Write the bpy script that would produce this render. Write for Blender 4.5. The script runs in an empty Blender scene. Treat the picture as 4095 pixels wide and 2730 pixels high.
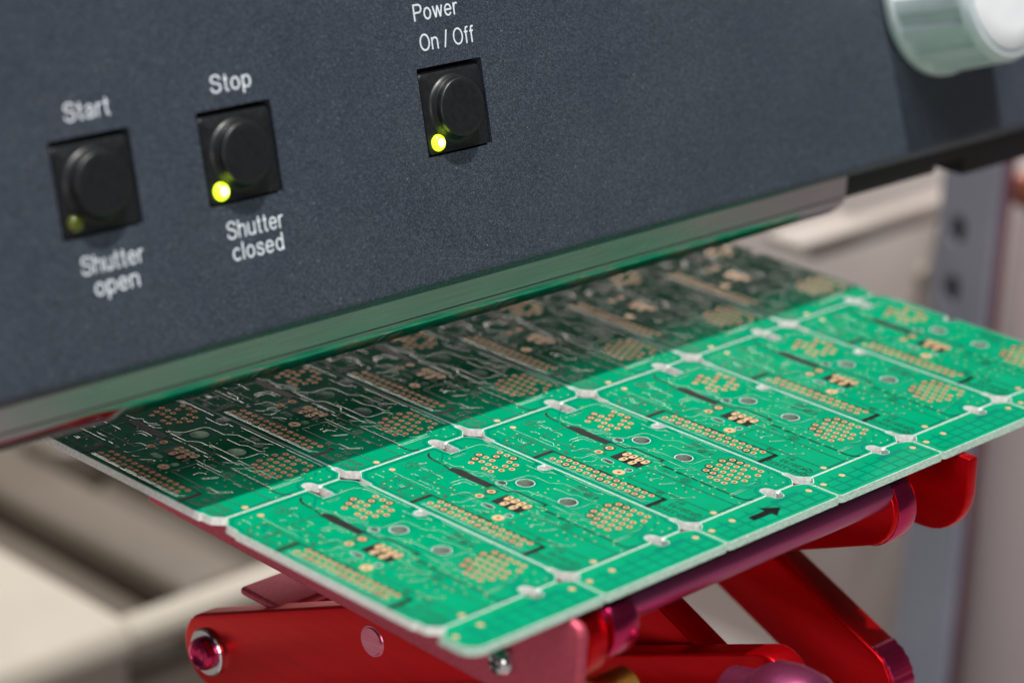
import bpy, bmesh, math, random
from mathutils import Vector, Matrix, geometry

# ------------------------------------------------------------------ scene, camera, light
S = 0.0364                       # one design unit (pitch of the boards in the panel) in metres
scene = bpy.context.scene
COL = scene.collection
random.seed(7)

CAM_R = [(0.70549123, -0.70742317, 0.04283205),      # right
         (-0.22403221, -0.27994126, -0.93351082),    # down
         (0.67237764, 0.64898795, -0.35598168)]      # forward
CAM_C = Vector((-10.94397378, -9.64198591, 6.34243265))
r0, r1_, r2_ = (Vector(a) for a in CAM_R)
cam_d = bpy.data.cameras.new("camera")
cam = bpy.data.objects.new("camera", cam_d)
COL.objects.link(cam)
m = Matrix((( r0.x, -r1_.x, -r2_.x, CAM_C.x * S),
            ( r0.y, -r1_.y, -r2_.y, CAM_C.y * S),
            ( r0.z, -r1_.z, -r2_.z, CAM_C.z * S),
            (0, 0, 0, 1)))
cam.matrix_world = m
cam_d.sensor_width = 36.0
cam_d.sensor_fit = 'HORIZONTAL'
cam_d.lens = 94.89
cam_d.clip_start = 0.02
cam_d.clip_end = 60.0
cam_d.dof.use_dof = True
cam_d.dof.focus_distance = 16.05 * S
cam_d.dof.aperture_fstop = 8.6
cam_d.dof.aperture_blades = 0
scene.camera = cam

world = bpy.data.worlds.new("World")
scene.world = world
world.use_nodes = True
bg = world.node_tree.nodes["Background"]
bg.inputs["Color"].default_value = (0.95, 0.97, 1.0, 1)
bg.inputs["Strength"].default_value = 0.07


def lamp(name, loc, target, power, size, color, shape='DISK'):
    d = bpy.data.lights.new(name, 'AREA')
    d.shape = shape
    d.size = size
    d.energy = power
    d.color = color
    o = bpy.data.objects.new(name, d)
    COL.objects.link(o)
    o.location = loc
    o.rotation_euler = (Vector(target) - Vector(loc)).to_track_quat('-Z', 'Y').to_euler()
    return o


# hard overhead hall spotlight (gives the sharp shadow edge across the boards)
KEY = (0.02, 0.02 - 0.29, 3.0)
lamp("overhead_spotlight", KEY, (0.02, 0.02, 0.0), 124.0, 0.095, (1.0, 0.97, 0.92))
# broad soft fill added above and behind the camera to light the panel
lamp("soft_fill_light", (-0.55, -1.15, 2.45), (0, 0, 0), 29.0, 0.9, (0.92, 0.96, 1.0))
# low broad fill added behind the camera, for the upright faces
lamp("low_fill_light", (-1.95, -1.35, 0.55), (0, 0, 0), 10.5, 1.1, (1.0, 0.96, 0.92))

# unseen lamp added low behind the machine for glints on the boards
w_ = lamp("glint_light", (13.0 * S, 12.5 * S, 3.1 * S), (2.0 * S, 1.5 * S, 0.0), 1.0, 0.42, (1.0, 0.93, 0.85), 'RECTANGLE')
w_.data.size_y = 0.09

scene.view_settings.view_transform = 'Standard'
scene.view_settings.look = 'None'
scene.view_settings.exposure = 0.0
scene.view_settings.gamma = 1.0
scene.view_settings.use_curve_mapping = False
scene.render.engine = 'CYCLES'
scene.cycles.use_denoising = True
scene.cycles.max_bounces = 8
scene.cycles.sample_clamp_indirect = 6.0
scene.cycles.caustics_reflective = False
scene.cycles.caustics_refractive = False

# ------------------------------------------------------------------ helpers


def material(name, color, rough=0.5, metal=0.0, coat=0.0, spec=0.5, emit=None, emit_s=0.0):
    mt = bpy.data.materials.new(name)
    mt.use_nodes = True
    b = mt.node_tree.nodes["Principled BSDF"]
    b.inputs["Base Color"].default_value = (*color, 1)
    b.inputs["Roughness"].default_value = rough
    b.inputs["Metallic"].default_value = metal
    b.inputs["Coat Weight"].default_value = coat
    b.inputs["Coat Roughness"].default_value = 0.08
    b.inputs["Specular IOR Level"].default_value = spec
    if emit:
        b.inputs["Emission Color"].default_value = (*emit, 1)
        b.inputs["Emission Strength"].default_value = emit_s
    return mt


def nodes_of(mt):
    nt = mt.node_tree
    return nt, nt.nodes["Principled BSDF"]


def tex_coord(nt, scale=(1, 1, 1), kind="Object"):
    tc = nt.nodes.new("ShaderNodeTexCoord")
    mp = nt.nodes.new("ShaderNodeMapping")
    mp.inputs["Scale"].default_value = scale
    nt.links.new(tc.outputs[kind], mp.inputs["Vector"])
    return mp.outputs["Vector"]


def noise(nt, vec, scale, detail=3.0, rough=0.5):
    n = nt.nodes.new("ShaderNodeTexNoise")
    n.inputs["Scale"].default_value = scale
    n.inputs["Detail"].default_value = detail
    n.inputs["Roughness"].default_value = rough
    nt.links.new(vec, n.inputs["Vector"])
    return n


def ramp(nt, fac, stops):
    r = nt.nodes.new("ShaderNodeValToRGB")
    e = r.color_ramp.elements
    e[0].position, e[0].color = stops[0][0], (*stops[0][1], 1)
    e[1].position, e[1].color = stops[-1][0], (*stops[-1][1], 1)
    for p, c in stops[1:-1]:
        q = e.new(p)
        q.color = (*c, 1)
    nt.links.new(fac, r.inputs["Fac"])
    return r


def add_bump(nt, b, height, strength, dist):
    bp = nt.nodes.new("ShaderNodeBump")
    bp.inputs["Strength"].default_value = strength
    bp.inputs["Distance"].default_value = dist
    nt.links.new(height, bp.inputs["Height"])
    nt.links.new(bp.outputs["Normal"], b.inputs["Normal"])
    return bp


def noisy(mt, scale, lo, hi, stretch=(1, 1, 1), bump=0.0, dist=0.0002, detail=4.0):
    nt, b = nodes_of(mt)
    v = tex_coord(nt, stretch)
    n = noise(nt, v, scale, detail)
    rp = ramp(nt, n.outputs["Fac"], [(0.3, lo), (0.7, hi)])
    nt.links.new(rp.outputs["Color"], b.inputs["Base Color"])
    if bump:
        add_bump(nt, b, n.outputs["Fac"], bump, dist)
    return mt


def new_mesh(name, verts, faces, mats=(), mat_idx=None, smooth=False):
    me = bpy.data.meshes.new(name)
    me.from_pydata([(v[0] * S, v[1] * S, v[2] * S) for v in verts], [], faces)
    for mm in mats:
        me.materials.append(mm)
    if mat_idx is not None:
        me.polygons.foreach_set("material_index", mat_idx)
    if smooth:
        me.polygons.foreach_set("use_smooth", [True] * len(me.polygons))
    me.update()
    return me


def obj(name, me, parent=None, loc=(0, 0, 0)):
    o = bpy.data.objects.new(name, me)
    COL.objects.link(o)
    o.location = (loc[0] * S, loc[1] * S, loc[2] * S)
    if parent is not None:
        o.parent = parent
    return o


def empty(name, label, cat, loc=(0, 0, 0), group=None):
    o = bpy.data.objects.new(name, None)
    o.empty_display_size = 0.01
    COL.objects.link(o)
    o.location = (loc[0] * S, loc[1] * S, loc[2] * S)
    o["label"] = label
    o["category"] = cat
    if group:
        o["group"] = group
    return o


def tag(o, label, cat, group=None):
    o["label"] = label
    o["category"] = cat
    if group:
        o["group"] = group
    return o


def fix_normals(me):
    bm = bmesh.new()
    bm.from_mesh(me)
    bmesh.ops.recalc_face_normals(bm, faces=bm.faces)
    bm.to_mesh(me)
    bm.free()
    me.update()
    return me


def bevel_mesh(me, off, seg=2, angle=0.5, smooth=True):
    bm = bmesh.new()
    bm.from_mesh(me)
    bmesh.ops.recalc_face_normals(bm, faces=bm.faces)
    es = [e for e in bm.edges if len(e.link_faces) == 2 and e.calc_face_angle(0) > angle]
    if es:
        bmesh.ops.bevel(bm, geom=es, offset=off * S, segments=seg, profile=0.5, affect='EDGES', clamp_overlap=True)
    bm.to_mesh(me)
    bm.free()
    if smooth:
        me.polygons.foreach_set("use_smooth", [True] * len(me.polygons))
        try:
            me.set_sharp_from_angle(angle=math.radians(40))
        except Exception:
            pass
    me.update()
    return me


def prism(name, pts, axis, a0, a1, mat, bevel=0.012, seg=2):
    """pts are 2-D outlines in the two other axes; extruded along axis from a0 to a1."""
    n = len(pts)

    def put(p, a):
        if axis == 0:
            return (a, p[0], p[1])
        if axis == 1:
            return (p[0], a, p[1])
        return (p[0], p[1], a)
    verts = [put(p, a0) for p in pts] + [put(p, a1) for p in pts]
    faces = [tuple(range(n))[::-1], tuple(range(n, 2 * n))]
    faces += [(i, (i + 1) % n, n + (i + 1) % n, n + i) for i in range(n)]
    me = new_mesh(name, verts, faces, [mat])
    return bevel_mesh(me, bevel, seg) if bevel else fix_normals(me)


def box(name, lo, hi, mat, bevel=0.012, seg=2):
    return prism(name, [(lo[0], lo[1]), (hi[0], lo[1]), (hi[0], hi[1]), (lo[0], hi[1])], 2, lo[2], hi[2], mat, bevel, seg)


def lathe(name, prof, segs, mat, axis='X', smooth=True, mod=None, mats=None, cap=True):
    """prof: list of (distance along axis, radius); axis direction is +axis."""
    verts, faces = [], []
    for j, (h, r) in enumerate(prof):
        for i in range(segs):
            a = 2 * math.pi * i / segs
            rr = r * (mod(a, j) if mod else 1.0)
            c, s_ = rr * math.cos(a), rr * math.sin(a)
            verts.append({'X': (h, c, s_), 'Y': (c, h, s_), 'Z': (c, s_, h)}[axis])
    for j in range(len(prof) - 1):
        for i in range(segs):
            k = (i + 1) % segs
            faces.append((j * segs + i, j * segs + k, (j + 1) * segs + k, (j + 1) * segs + i))
    if cap:
        faces.append(tuple(range(segs))[::-1])
        faces.append(tuple(range((len(prof) - 1) * segs, len(prof) * segs)))
    me = new_mesh(name, verts, faces, mats or [mat])
    fix_normals(me)
    if smooth:
        me.polygons.foreach_set("use_smooth", [True] * len(me.polygons))
        try:
            me.set_sharp_from_angle(angle=math.radians(38))
        except Exception:
            pass
    return me


def inside(pt, poly):
    x, y = pt
    c = False
    j = len(poly) - 1
    for i in range(len(poly)):
        xi, yi = poly[i]
        xj, yj = poly[j]
        if (yi > y) != (yj > y) and x < (xj - xi) * (y - yi) / (yj - yi) + xi:
            c = not c
        j = i
    return c


def fill(outline, holes):
    """triangulate an outline with holes -> (2-D points, triangles)"""
    pts, edges = [], []
    for loop in [outline] + holes:
        b0 = len(pts)
        pts += [Vector(p) for p in loop]
        edges += [(b0 + i, b0 + (i + 1) % len(loop)) for i in range(len(loop))]
    v, e, f, *_ = geometry.delaunay_2d_cdt(pts, edges, [], 0, 1e-7)
    tris = []
    for t in f:
        c = ((v[t[0]].x + v[t[1]].x + v[t[2]].x) / 3, (v[t[0]].y + v[t[1]].y + v[t[2]].y) / 3)
        if not inside(c, outline):
            continue
        if any(inside(c, h) for h in holes):
            continue
        tris.append(tuple(t))
    return [(p.x, p.y) for p in v], tris


def circle(cx, cy, r, n=16, ph=0.0):
    return [(cx + r * math.cos(ph + 2 * math.pi * i / n), cy + r * math.sin(ph + 2 * math.pi * i / n)) for i in range(n)]


def rrect(cx, cy, w, h, r, n=4):
    out = []
    for sx, sy, a0 in ((1, 1, 0), (-1, 1, 90), (-1, -1, 180), (1, -1, 270)):
        for i in range(n + 1):
            a = math.radians(a0 + 90 * i / n)
            out.append((cx + sx * (w / 2 - r) + r * math.cos(a), cy + sy * (h / 2 - r) + r * math.sin(a)))
    return out


class Flat:
    """collects flat polygons, strips and ridges into one mesh"""

    def __init__(self):
        self.v, self.f = [], []

    def poly(self, pts, z):
        b = len(self.v)
        self.v += [(p[0], p[1], z) for p in pts]
        self.f.append(tuple(range(b, b + len(pts))))

    def line(self, pts, w, z, closed=False):
        n = len(pts)
        for i in range(n if closed else n - 1):
            a, b_ = Vector(pts[i]), Vector(pts[(i + 1) % n])
            d = (b_ - a)
            if d.length < 1e-6:
                continue
            d.normalize()
            q = Vector((-d.y, d.x)) * (w / 2)
            e = d * (w * 0.42)
            self.poly([a - e - q, b_ + e - q, b_ + e + q, a - e + q], z + 0.00002 * (i % 2))

    def ridge(self, pts, w, h):
        """raised rounded track following pts, standing on z=0"""
        n = len(pts)
        prev = None
        for i in range(n):
            p = Vector(pts[i])
            d0 = (p - Vector(pts[i - 1])).normalized() if i else None
            d1 = (Vector(pts[i + 1]) - p).normalized() if i < n - 1 else None
            d = ((d0 or d1) + (d1 or d0))
            if d.length < 1e-6:
                d = d1 or d0
            d.normalize()
            k = 1.0
            if d0 is not None and d1 is not None:
                k = 1.0 / max(0.5, d.dot(d1))
            q = Vector((-d.y, d.x)) * k
            b = len(self.v)
            for o_, z in ((-w * 0.7, -0.0002), (-w * 0.35, h * 0.75), (0, h), (w * 0.35, h * 0.75), (w * 0.7, -0.0002)):
                self.v.append((p.x + q.x * o_, p.y + q.y * o_, z))
            if prev is not None:
                for j in range(4):
                    self.f.append((prev + j, b + j, b + j + 1, prev + j + 1))
            prev = b

    def ring(self, cx, cy, ri, ro, z, n=14):
        a, b_ = circle(cx, cy, ri, n), circle(cx, cy, ro, n)
        b0 = len(self.v)
        self.v += [(p[0], p[1], z) for p in a] + [(p[0], p[1], z) for p in b_]
        for i in range(n):
            k = (i + 1) % n
            self.f.append((b0 + i, b0 + n + i, b0 + n + k, b0 + k))

    def add(self, verts, faces, tx=0, ty=0, tz=0):
        b = len(self.v)
        self.v += [(x + tx, y + ty, z + tz) for x, y, z in verts]
        self.f += [tuple(b + i for i in f_) for f_ in faces]


_txt = {}


def text_geo(s):
    """flat glyph geometry of a string at size 1: verts, faces, xmin, xmax"""
    if s in _txt:
        return _txt[s]
    cu = bpy.data.curves.new("glyphs", 'FONT')
    cu.body = s
    cu.size = 1.0
    cu.resolution_u = 4
    o = bpy.data.objects.new("glyphs", cu)
    COL.objects.link(o)
    bpy.context.view_layer.update()
    dg = bpy.context.evaluated_depsgraph_get()
    me = bpy.data.meshes.new_from_object(o.evaluated_get(dg))
    v = [tuple(a.co) for a in me.vertices]
    f = [tuple(p.vertices) for p in me.polygons]
    bpy.data.objects.remove(o)
    bpy.data.curves.remove(cu)
    bpy.data.meshes.remove(me)
    _txt[s] = (v, f, min(a[0] for a in v), max(a[0] for a in v))
    return _txt[s]


_h = text_geo("H")
CAP = max(a[1] for a in _h[0])


def text_flat(s, width, cap):
    v, f, x0, x1 = text_geo(s)
    kx, ky = width / (x1 - x0), cap / CAP
    return [((a[0] - x0) * kx, a[1] * ky, 0.0) for a in v], f


def _arc(cx, cy, rx, ry, a0, a1, n=14):
    return [(cx + rx * math.cos(math.radians(a0 + (a1 - a0) * i / n)), cy + ry * math.sin(math.radians(a0 + (a1 - a0) * i / n))) for i in range(n + 1)]


def _spl(p, k=5):
    q = [p[0]] + p + [p[-1]]
    out = []
    for i in range(1, len(q) - 2):
        a, b_, c, d = (Vector(q[i + t]) for t in (-1, 0, 1, 2))
        for t in range(k):
            t_ = t / k
            w = 0.5 * ((2 * b_) + (c - a) * t_ + (2 * a - 5 * b_ + 4 * c - d) * t_ ** 2 + (3 * b_ - a - 3 * c + d) * t_ ** 3)
            out.append((w.x, w.y))
    return out + [p[-1]]


XH = 0.72
GLYPH = {
    'P': (0.62, [[(0.05, 0), (0.05, 1)], [(0.05, 0.955), (0.36, 0.955)] + _arc(0.36, 0.72, 0.23, 0.235, 90, -90) + [(0.05, 0.485)]]),
    'O': (0.78, [_arc(0.39, 0.5, 0.345, 0.465, 0, 360, 28)]),
    'S': (0.66, [_spl([(0.59, 0.73), (0.54, 0.89), (0.33, 0.96), (0.13, 0.89), (0.075, 0.74), (0.14, 0.61), (0.33, 0.535), (0.53, 0.455), (0.60, 0.28), (0.53, 0.11), (0.33, 0.04), (0.12, 0.11), (0.045, 0.30)])]),
    'o': (0.55, [_arc(0.275, 0.36, 0.23, 0.32, 0, 360, 24)]),
    'c': (0.50, [_arc(0.275, 0.36, 0.23, 0.32, 42, 318, 20)]),
    'e': (0.55, [[(0.05, 0.38), (0.505, 0.38)] + _arc(0.275, 0.36, 0.23, 0.32, 4, 325, 24)]),
    'w': (0.74, [[(0.03, XH), (0.20, 0.03)], [(0.20, 0.03), (0.37, XH)], [(0.37, XH), (0.54, 0.03)], [(0.54, 0.03), (0.71, XH)]]),
    'r': (0.32, [[(0.045, 0), (0.045, XH)], _spl([(0.045, 0.42), (0.10, 0.60), (0.20, 0.68), (0.31, 0.66)])]),
    'n': (0.54, [[(0.045, 0), (0.045, XH)], _spl([(0.045, 0.47), (0.13, 0.63), (0.29, 0.68), (0.43, 0.62), (0.475, 0.46)]) + [(0.475, 0)]]),
    'h': (0.54, [[(0.045, 0), (0.045, 1)], _spl([(0.045, 0.47), (0.13, 0.63), (0.29, 0.68), (0.43, 0.62), (0.475, 0.46)]) + [(0.475, 0)]]),
    'u': (0.54, [[(0.475, 0), (0.475, XH)], [(0.045, XH), (0.045, 0.26)] + _spl([(0.045, 0.26), (0.09, 0.10), (0.23, 0.04), (0.39, 0.09), (0.475, 0.25)])]),
    'f': (0.30, [[(0.13, 0), (0.13, 0.80)] + _spl([(0.13, 0.80), (0.17, 0.94), (0.31, 0.95)]), [(0.0, 0.68), (0.28, 0.68)]]),
    't': (0.30, [[(0.13, 0.93), (0.13, 0.15)] + _spl([(0.13, 0.15), (0.17, 0.05), (0.28, 0.04)]), [(0.0, 0.68), (0.27, 0.68)]]),
    'l': (0.14, [[(0.07, 0), (0.07, 1)]]),
    'a': (0.55, [_spl([(0.06, 0.52), (0.13, 0.65), (0.27, 0.68), (0.41, 0.63), (0.45, 0.48)]) + [(0.45, 0.10), (0.50, 0.03)], _spl([(0.45, 0.42), (0.26, 0.385), (0.10, 0.32), (0.05, 0.18), (0.11, 0.06), (0.24, 0.04), (0.38, 0.10), (0.45, 0.25)])]),
    's': (0.48, [_spl([(0.42, 0.53), (0.37, 0.65), (0.24, 0.68), (0.10, 0.63), (0.07, 0.52), (0.13, 0.43), (0.26, 0.38), (0.40, 0.31), (0.43, 0.19), (0.36, 0.07), (0.24, 0.04), (0.09, 0.09), (0.04, 0.22)])]),
    'd': (0.54, [_arc(0.265, 0.36, 0.215, 0.32, 0, 360, 24), [(0.48, 0), (0.48, 1)]]),
    'p': (0.54, [_arc(0.275, 0.36, 0.215, 0.32, 0, 360, 24), [(0.055, -0.28), (0.055, XH)]]),
    '/': (0.28, [[(0.02, -0.02), (0.26, 1.02)]]),
    ' ': (0.20, []),
}


def stroke_text(s, width, cap, sw=0.105):
    fl_ = Flat()
    x = 0.0
    for ch in s:
        w, st_ = GLYPH[ch]
        for k, path in enumerate(st_):
            for i in range(len(path) - 1):
                a, b_ = Vector(path[i]), Vector(path[i + 1])
                d = b_ - a
                if d.length < 1e-6:
                    continue
                d.normalize()
                q = Vector((-d.y, d.x)) * (sw / 2)
                e = d * (sw * 0.16 if 0 < i < len(path) - 2 else (sw * 0.16 if len(path) > 2 else 0.0))
                fl_.poly([(x + p.x, p.y) for p in (a - e - q, b_ + e - q, b_ + e + q, a - e + q)], 0.00006 * ((i + 3 * k) % 7))
        x += w + 0.13
    x -= 0.13
    return [(a[0] * width / x, a[1] * cap, a[2]) for a in fl_.v], fl_.f


# ------------------------------------------------------------------ materials
# dark blue-grey powder coat with fine grain and sparkle
panel_mat = material("powder_coat", (0.055, 0.064, 0.085), 0.42, 0.0, 0.0, 0.45)
nt, b = nodes_of(panel_mat)
vec = tex_coord(nt)
vo = nt.nodes.new("ShaderNodeTexVoronoi")
vo.inputs["Scale"].default_value = 4200.0
nt.links.new(vec, vo.inputs["Vector"])
sep = nt.nodes.new("ShaderNodeSeparateColor")
nt.links.new(vo.outputs["Color"], sep.inputs["Color"])
n1 = noise(nt, vec, 60.0, 4.0)
c1 = ramp(nt, sep.outputs["Red"], [(0.0, (0.026, 0.033, 0.047)), (0.6, (0.049, 0.060, 0.082)), (0.95, (0.080, 0.096, 0.126)),
                                   (0.997, (0.09, 0.105, 0.135)), (1.0, (0.24, 0.235, 0.23))])
mixc = nt.nodes.new("ShaderNodeMixRGB")
mixc.blend_type = 'MULTIPLY'
mixc.inputs["Fac"].default_value = 0.35
nt.links.new(c1.outputs["Color"], mixc.inputs["Color1"])
nt.links.new(ramp(nt, n1.outputs["Fac"], [(0.3, (0.75, 0.75, 0.78)), (0.7, (1, 1, 1))]).outputs["Color"], mixc.inputs["Color2"])
nt.links.new(mixc.outputs["Color"], b.inputs["Base Color"])
smr = nt.nodes.new("ShaderNodeMapRange")
nt.links.new(noise(nt, vec, 28.0, 5.0, 0.6).outputs["Fac"], smr.inputs["Value"])
smr.inputs["From Min"].default_value = 0.35
smr.inputs["From Max"].default_value = 0.68
smr.inputs["To Min"].default_value = 0.34
smr.inputs["To Max"].default_value = 0.52
nt.links.new(smr.outputs["Result"], b.inputs["Roughness"])
add_bump(nt, b, noise(nt, vec, 2200.0, 2.0).outputs["Fac"], 0.35, 0.00010)

steel = material("brushed_steel", (0.45, 0.46, 0.45), 0.17, 0.92)
nt, b = nodes_of(steel)
vec = tex_coord(nt, (8, 400, 400))
ns = noise(nt, vec, 6.0, 5.0)
nt.links.new(ramp(nt, ns.outputs["Fac"], [(0.3, (0.37, 0.33, 0.355)), (0.7, (0.44, 0.40, 0.425))]).outputs["Color"], b.inputs["Base Color"])
vec2 = tex_coord(nt)
rr = nt.nodes.new("ShaderNodeMapRange")
nt.links.new(noise(nt, vec2, 55.0, 4.0).outputs["Fac"], rr.inputs["Value"])
rr.inputs["From Min"].default_value = 0.35
rr.inputs["From Max"].default_value = 0.7
rr.inputs["To Min"].default_value = 0.24
rr.inputs["To Max"].default_value = 0.36
nt.links.new(rr.outputs["Result"], b.inputs["Roughness"])
add_bump(nt, b, ns.outputs["Fac"], 0.05, 0.00006)

polished = noisy(material("polished_steel", (0.36, 0.36, 0.38), 0.11, 1.0), 30, (0.32, 0.32, 0.34), (0.40, 0.40, 0.42), stretch=(1, 60, 60), bump=0.03, dist=0.00003)
black_plastic = noisy(material("black_plastic", (0.012, 0.013, 0.015), 0.38, 0.0, 0.0, 0.5), 900, (0.008, 0.0085, 0.010), (0.014, 0.015, 0.017), bump=0.08, dist=0.00005)
black_void = material("black_void", (0.004, 0.004, 0.005), 0.7)
dark_body = noisy(material("dark_body", (0.02, 0.02, 0.022), 0.6), 20, (0.014, 0.014, 0.016), (0.028, 0.027, 0.028))
print_white = noisy(material("white_print", (0.62, 0.66, 0.72), 0.6), 700, (0.72, 0.78, 0.86), (0.86, 0.91, 0.97))
knob_grey = noisy(material("knob_grey", (0.52, 0.57, 0.60), 0.32), 200, (0.56, 0.63, 0.66), (0.62, 0.69, 0.72))
knob_white = noisy(material("knob_white", (0.72, 0.77, 0.80), 0.28), 150, (0.82, 0.86, 0.89), (0.88, 0.91, 0.93))
led_on = material("led_on", (0.5, 0.8, 0.05), 0.25, emit=(0.66, 1.0, 0.015), emit_s=2.6)
led_core = material("led_core", (0.8, 0.9, 0.3), 0.3, emit=(0.85, 1.0, 0.25), emit_s=6.0)
led_off = material("led_off", (0.07, 0.085, 0.004), 0.12, 0.0, 0.6, emit=(0.5, 0.6, 0.0), emit_s=0.01)

# green solder resist over laminate
mask = material("solder_resist", (0.0, 0.36, 0.155), 0.025, 0.0, 0.0, 0.40)
nt, b = nodes_of(mask)
vec = tex_coord(nt)
nA = noise(nt, vec, 90.0, 4.0)
cA = ramp(nt, nA.outputs["Fac"], [(0.3, (0.0, 0.265, 0.122)), (0.7, (0.0, 0.315, 0.150))])
nt.links.new(cA.outputs["Color"], b.inputs["Base Color"])
mask_dark = noisy(material("resist_over_gap", (0.0, 0.19, 0.13), 0.05, 0, 0, 0.40), 200, (0.0, 0.185, 0.115), (0.0, 0.22, 0.13))
mask_track = noisy(material("resist_over_track", (0.0, 0.24, 0.14), 0.05, 0, 0, 0.40), 200, (0.0, 0.20, 0.115), (0.0, 0.24, 0.13))
laminate = noisy(material("glass_laminate", (0.75, 0.74, 0.68), 0.75), 1400, (0.72, 0.73, 0.69), (0.97, 0.97, 0.94), bump=0.5, dist=0.0002)
laminate_edge = noisy(material("resist_washed_laminate", (0.45, 0.62, 0.52), 0.7), 900, (0.26, 0.48, 0.36), (0.66, 0.78, 0.70), stretch=(1, 1, 5), bump=0.6, dist=0.0002)
hole_wall = noisy(material("drilled_laminate", (0.2, 0.36, 0.24), 0.7), 1600, (0.22, 0.42, 0.30), (0.55, 0.70, 0.58), stretch=(1, 1, 4), bump=0.5, dist=0.0001)
groove = noisy(material("scored_laminate", (0.62, 0.76, 0.74), 0.8), 2200, (0.58, 0.74, 0.72), (0.88, 0.95, 0.94), bump=0.6, dist=0.0001)
gold = noisy(material("gold_plate", (0.92, 0.62, 0.34), 0.20, 0.35), 900, (0.88, 0.58, 0.31), (0.96, 0.68, 0.40))
copper = noisy(material("copper_barrel", (0.62, 0.19, 0.06), 0.45, 0.6), 900, (0.62, 0.15, 0.035), (0.76, 0.22, 0.05))
silk = noisy(material("black_print", (0.006, 0.006, 0.008), 0.5, 0, 0, 0.06), 600, (0.004, 0.004, 0.006), (0.010, 0.010, 0.012))
silk_thin = noisy(material("thin_print", (0.01, 0.05, 0.03), 0.3), 600, (0.006, 0.04, 0.025), (0.012, 0.06, 0.035))

via_mat = noisy(material("resist_covered_via", (0.42, 0.46, 0.20), 0.3, 0.3), 900, (0.30, 0.40, 0.17), (0.52, 0.50, 0.24))

# anodised aluminium of the jack
red = material("red_anodised", (0.50, 0.004, 0.012), 0.30, 0.8)
nt, b = nodes_of(red)
vec = tex_coord(nt, (200, 6, 60))
nr = noise(nt, vec, 9.0, 4.0)
nt.links.new(ramp(nt, nr.outputs["Fac"], [(0.3, (0.60, 0.001, 0.005)), (0.7, (0.68, 0.002, 0.008))]).outputs["Color"], b.inputs["Base Color"])
add_bump(nt, b, nr.outputs["Fac"], 0.06, 0.00005)
pink = noisy(material("blasted_red_plate", (0.62, 0.10, 0.16), 0.55, 0.75), 1200, (0.58, 0.085, 0.14), (0.66, 0.125, 0.18), bump=0.15, dist=0.00005)
purple = noisy(material("plum_anodised", (0.40, 0.07, 0.20), 0.33, 0.9), 60, (0.42, 0.07, 0.19), (0.48, 0.095, 0.225), stretch=(1, 20, 20))
magenta = noisy(material("magenta_anodised", (0.62, 0.03, 0.14), 0.22, 1.0), 60, (0.58, 0.025, 0.12), (0.66, 0.045, 0.16), stretch=(1, 30, 30))
pin_pink = noisy(material("turned_pink", (0.72, 0.22, 0.32), 0.25, 1.0), 40, (0.66, 0.18, 0.28), (0.78, 0.28, 0.38), stretch=(1, 3, 30))
chrome = material("zinc_screw", (0.62, 0.63, 0.64), 0.16, 1.0)
plum_rough = noisy(material("knurled_magenta", (0.5, 0.02, 0.10), 0.42, 1.0), 60, (0.46, 0.02, 0.09), (0.55, 0.03, 0.12))
brass = noisy(material("brass", (0.62, 0.40, 0.10), 0.35, 1.0), 300, (0.52, 0.33, 0.08), (0.70, 0.46, 0.14))

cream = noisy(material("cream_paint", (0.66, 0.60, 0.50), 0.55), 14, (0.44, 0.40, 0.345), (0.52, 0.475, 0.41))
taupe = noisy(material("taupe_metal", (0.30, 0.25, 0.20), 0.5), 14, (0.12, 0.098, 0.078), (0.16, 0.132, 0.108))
shade_grey = noisy(material("grey_paint", (0.28, 0.25, 0.24), 0.55), 14, (0.26, 0.23, 0.22), (0.30, 0.27, 0.26))
beige = noisy(material("beige_wall_paint", (0.58, 0.51, 0.47), 0.6), 10, (0.74, 0.66, 0.63), (0.79, 0.71, 0.68))
box_paint = noisy(material("box_paint", (0.42, 0.37, 0.34), 0.6), 10, (0.40, 0.355, 0.33), (0.46, 0.41, 0.38))
blue_grey = noisy(material("blue_grey_paint", (0.24, 0.26, 0.34), 0.5), 30, (0.30, 0.32, 0.40), (0.35, 0.37, 0.45))
mauve = noisy(material("mauve_paint", (0.40, 0.33, 0.34), 0.5), 8, (0.56, 0.48, 0.49), (0.61, 0.525, 0.535))
plum = noisy(material("plum_side_shade", (0.14, 0.05, 0.08), 0.5), 30, (0.12, 0.045, 0.07), (0.16, 0.06, 0.09))  # shade and red reflection on the post's side put into the colour
rust = noisy(material("rust_paint", (0.42, 0.14, 0.09), 0.5), 30, (0.38, 0.12, 0.08), (0.46, 0.16, 0.10))

# ------------------------------------------------------------------ setting: floor
fl = obj("floor", box("floor", (-60, -60, -7.6), (70, 70, -7.5), shade_grey, 0))
fl["kind"] = "structure"

# ------------------------------------------------------------------ machine
O = Vector((-0.18545361, 1.08135603, 1.12617559))
M0 = Vector((9.99929306e-01, -3.32390326e-03, -1.14163885e-02))
M1 = Vector((1.18885023e-02, 2.62203554e-01, 9.64939355e-01))
M2 = Vector((-2.13947425e-04, -9.65006864e-01, 2.62224534e-01))
EZ = (Vector((0, 0, 1)) - M0 * M0.z).normalized()
EY = EZ.cross(M0)

mach = empty("soldering_machine", "dark blue grey machine with three black push buttons, over the green circuit panel", "machine", tuple(O))


def pf(x, y, n=0.0):
    """panel frame -> machine local"""
    return tuple(M0 * x + M1 * y + M2 * n)


def lf(x, d, h):
    """frame of the lower lip: x along the panel, d depth behind the lip, h height"""
    return tuple(M1 * -0.18 + M0 * x + EY * d + EZ * h)


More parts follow.
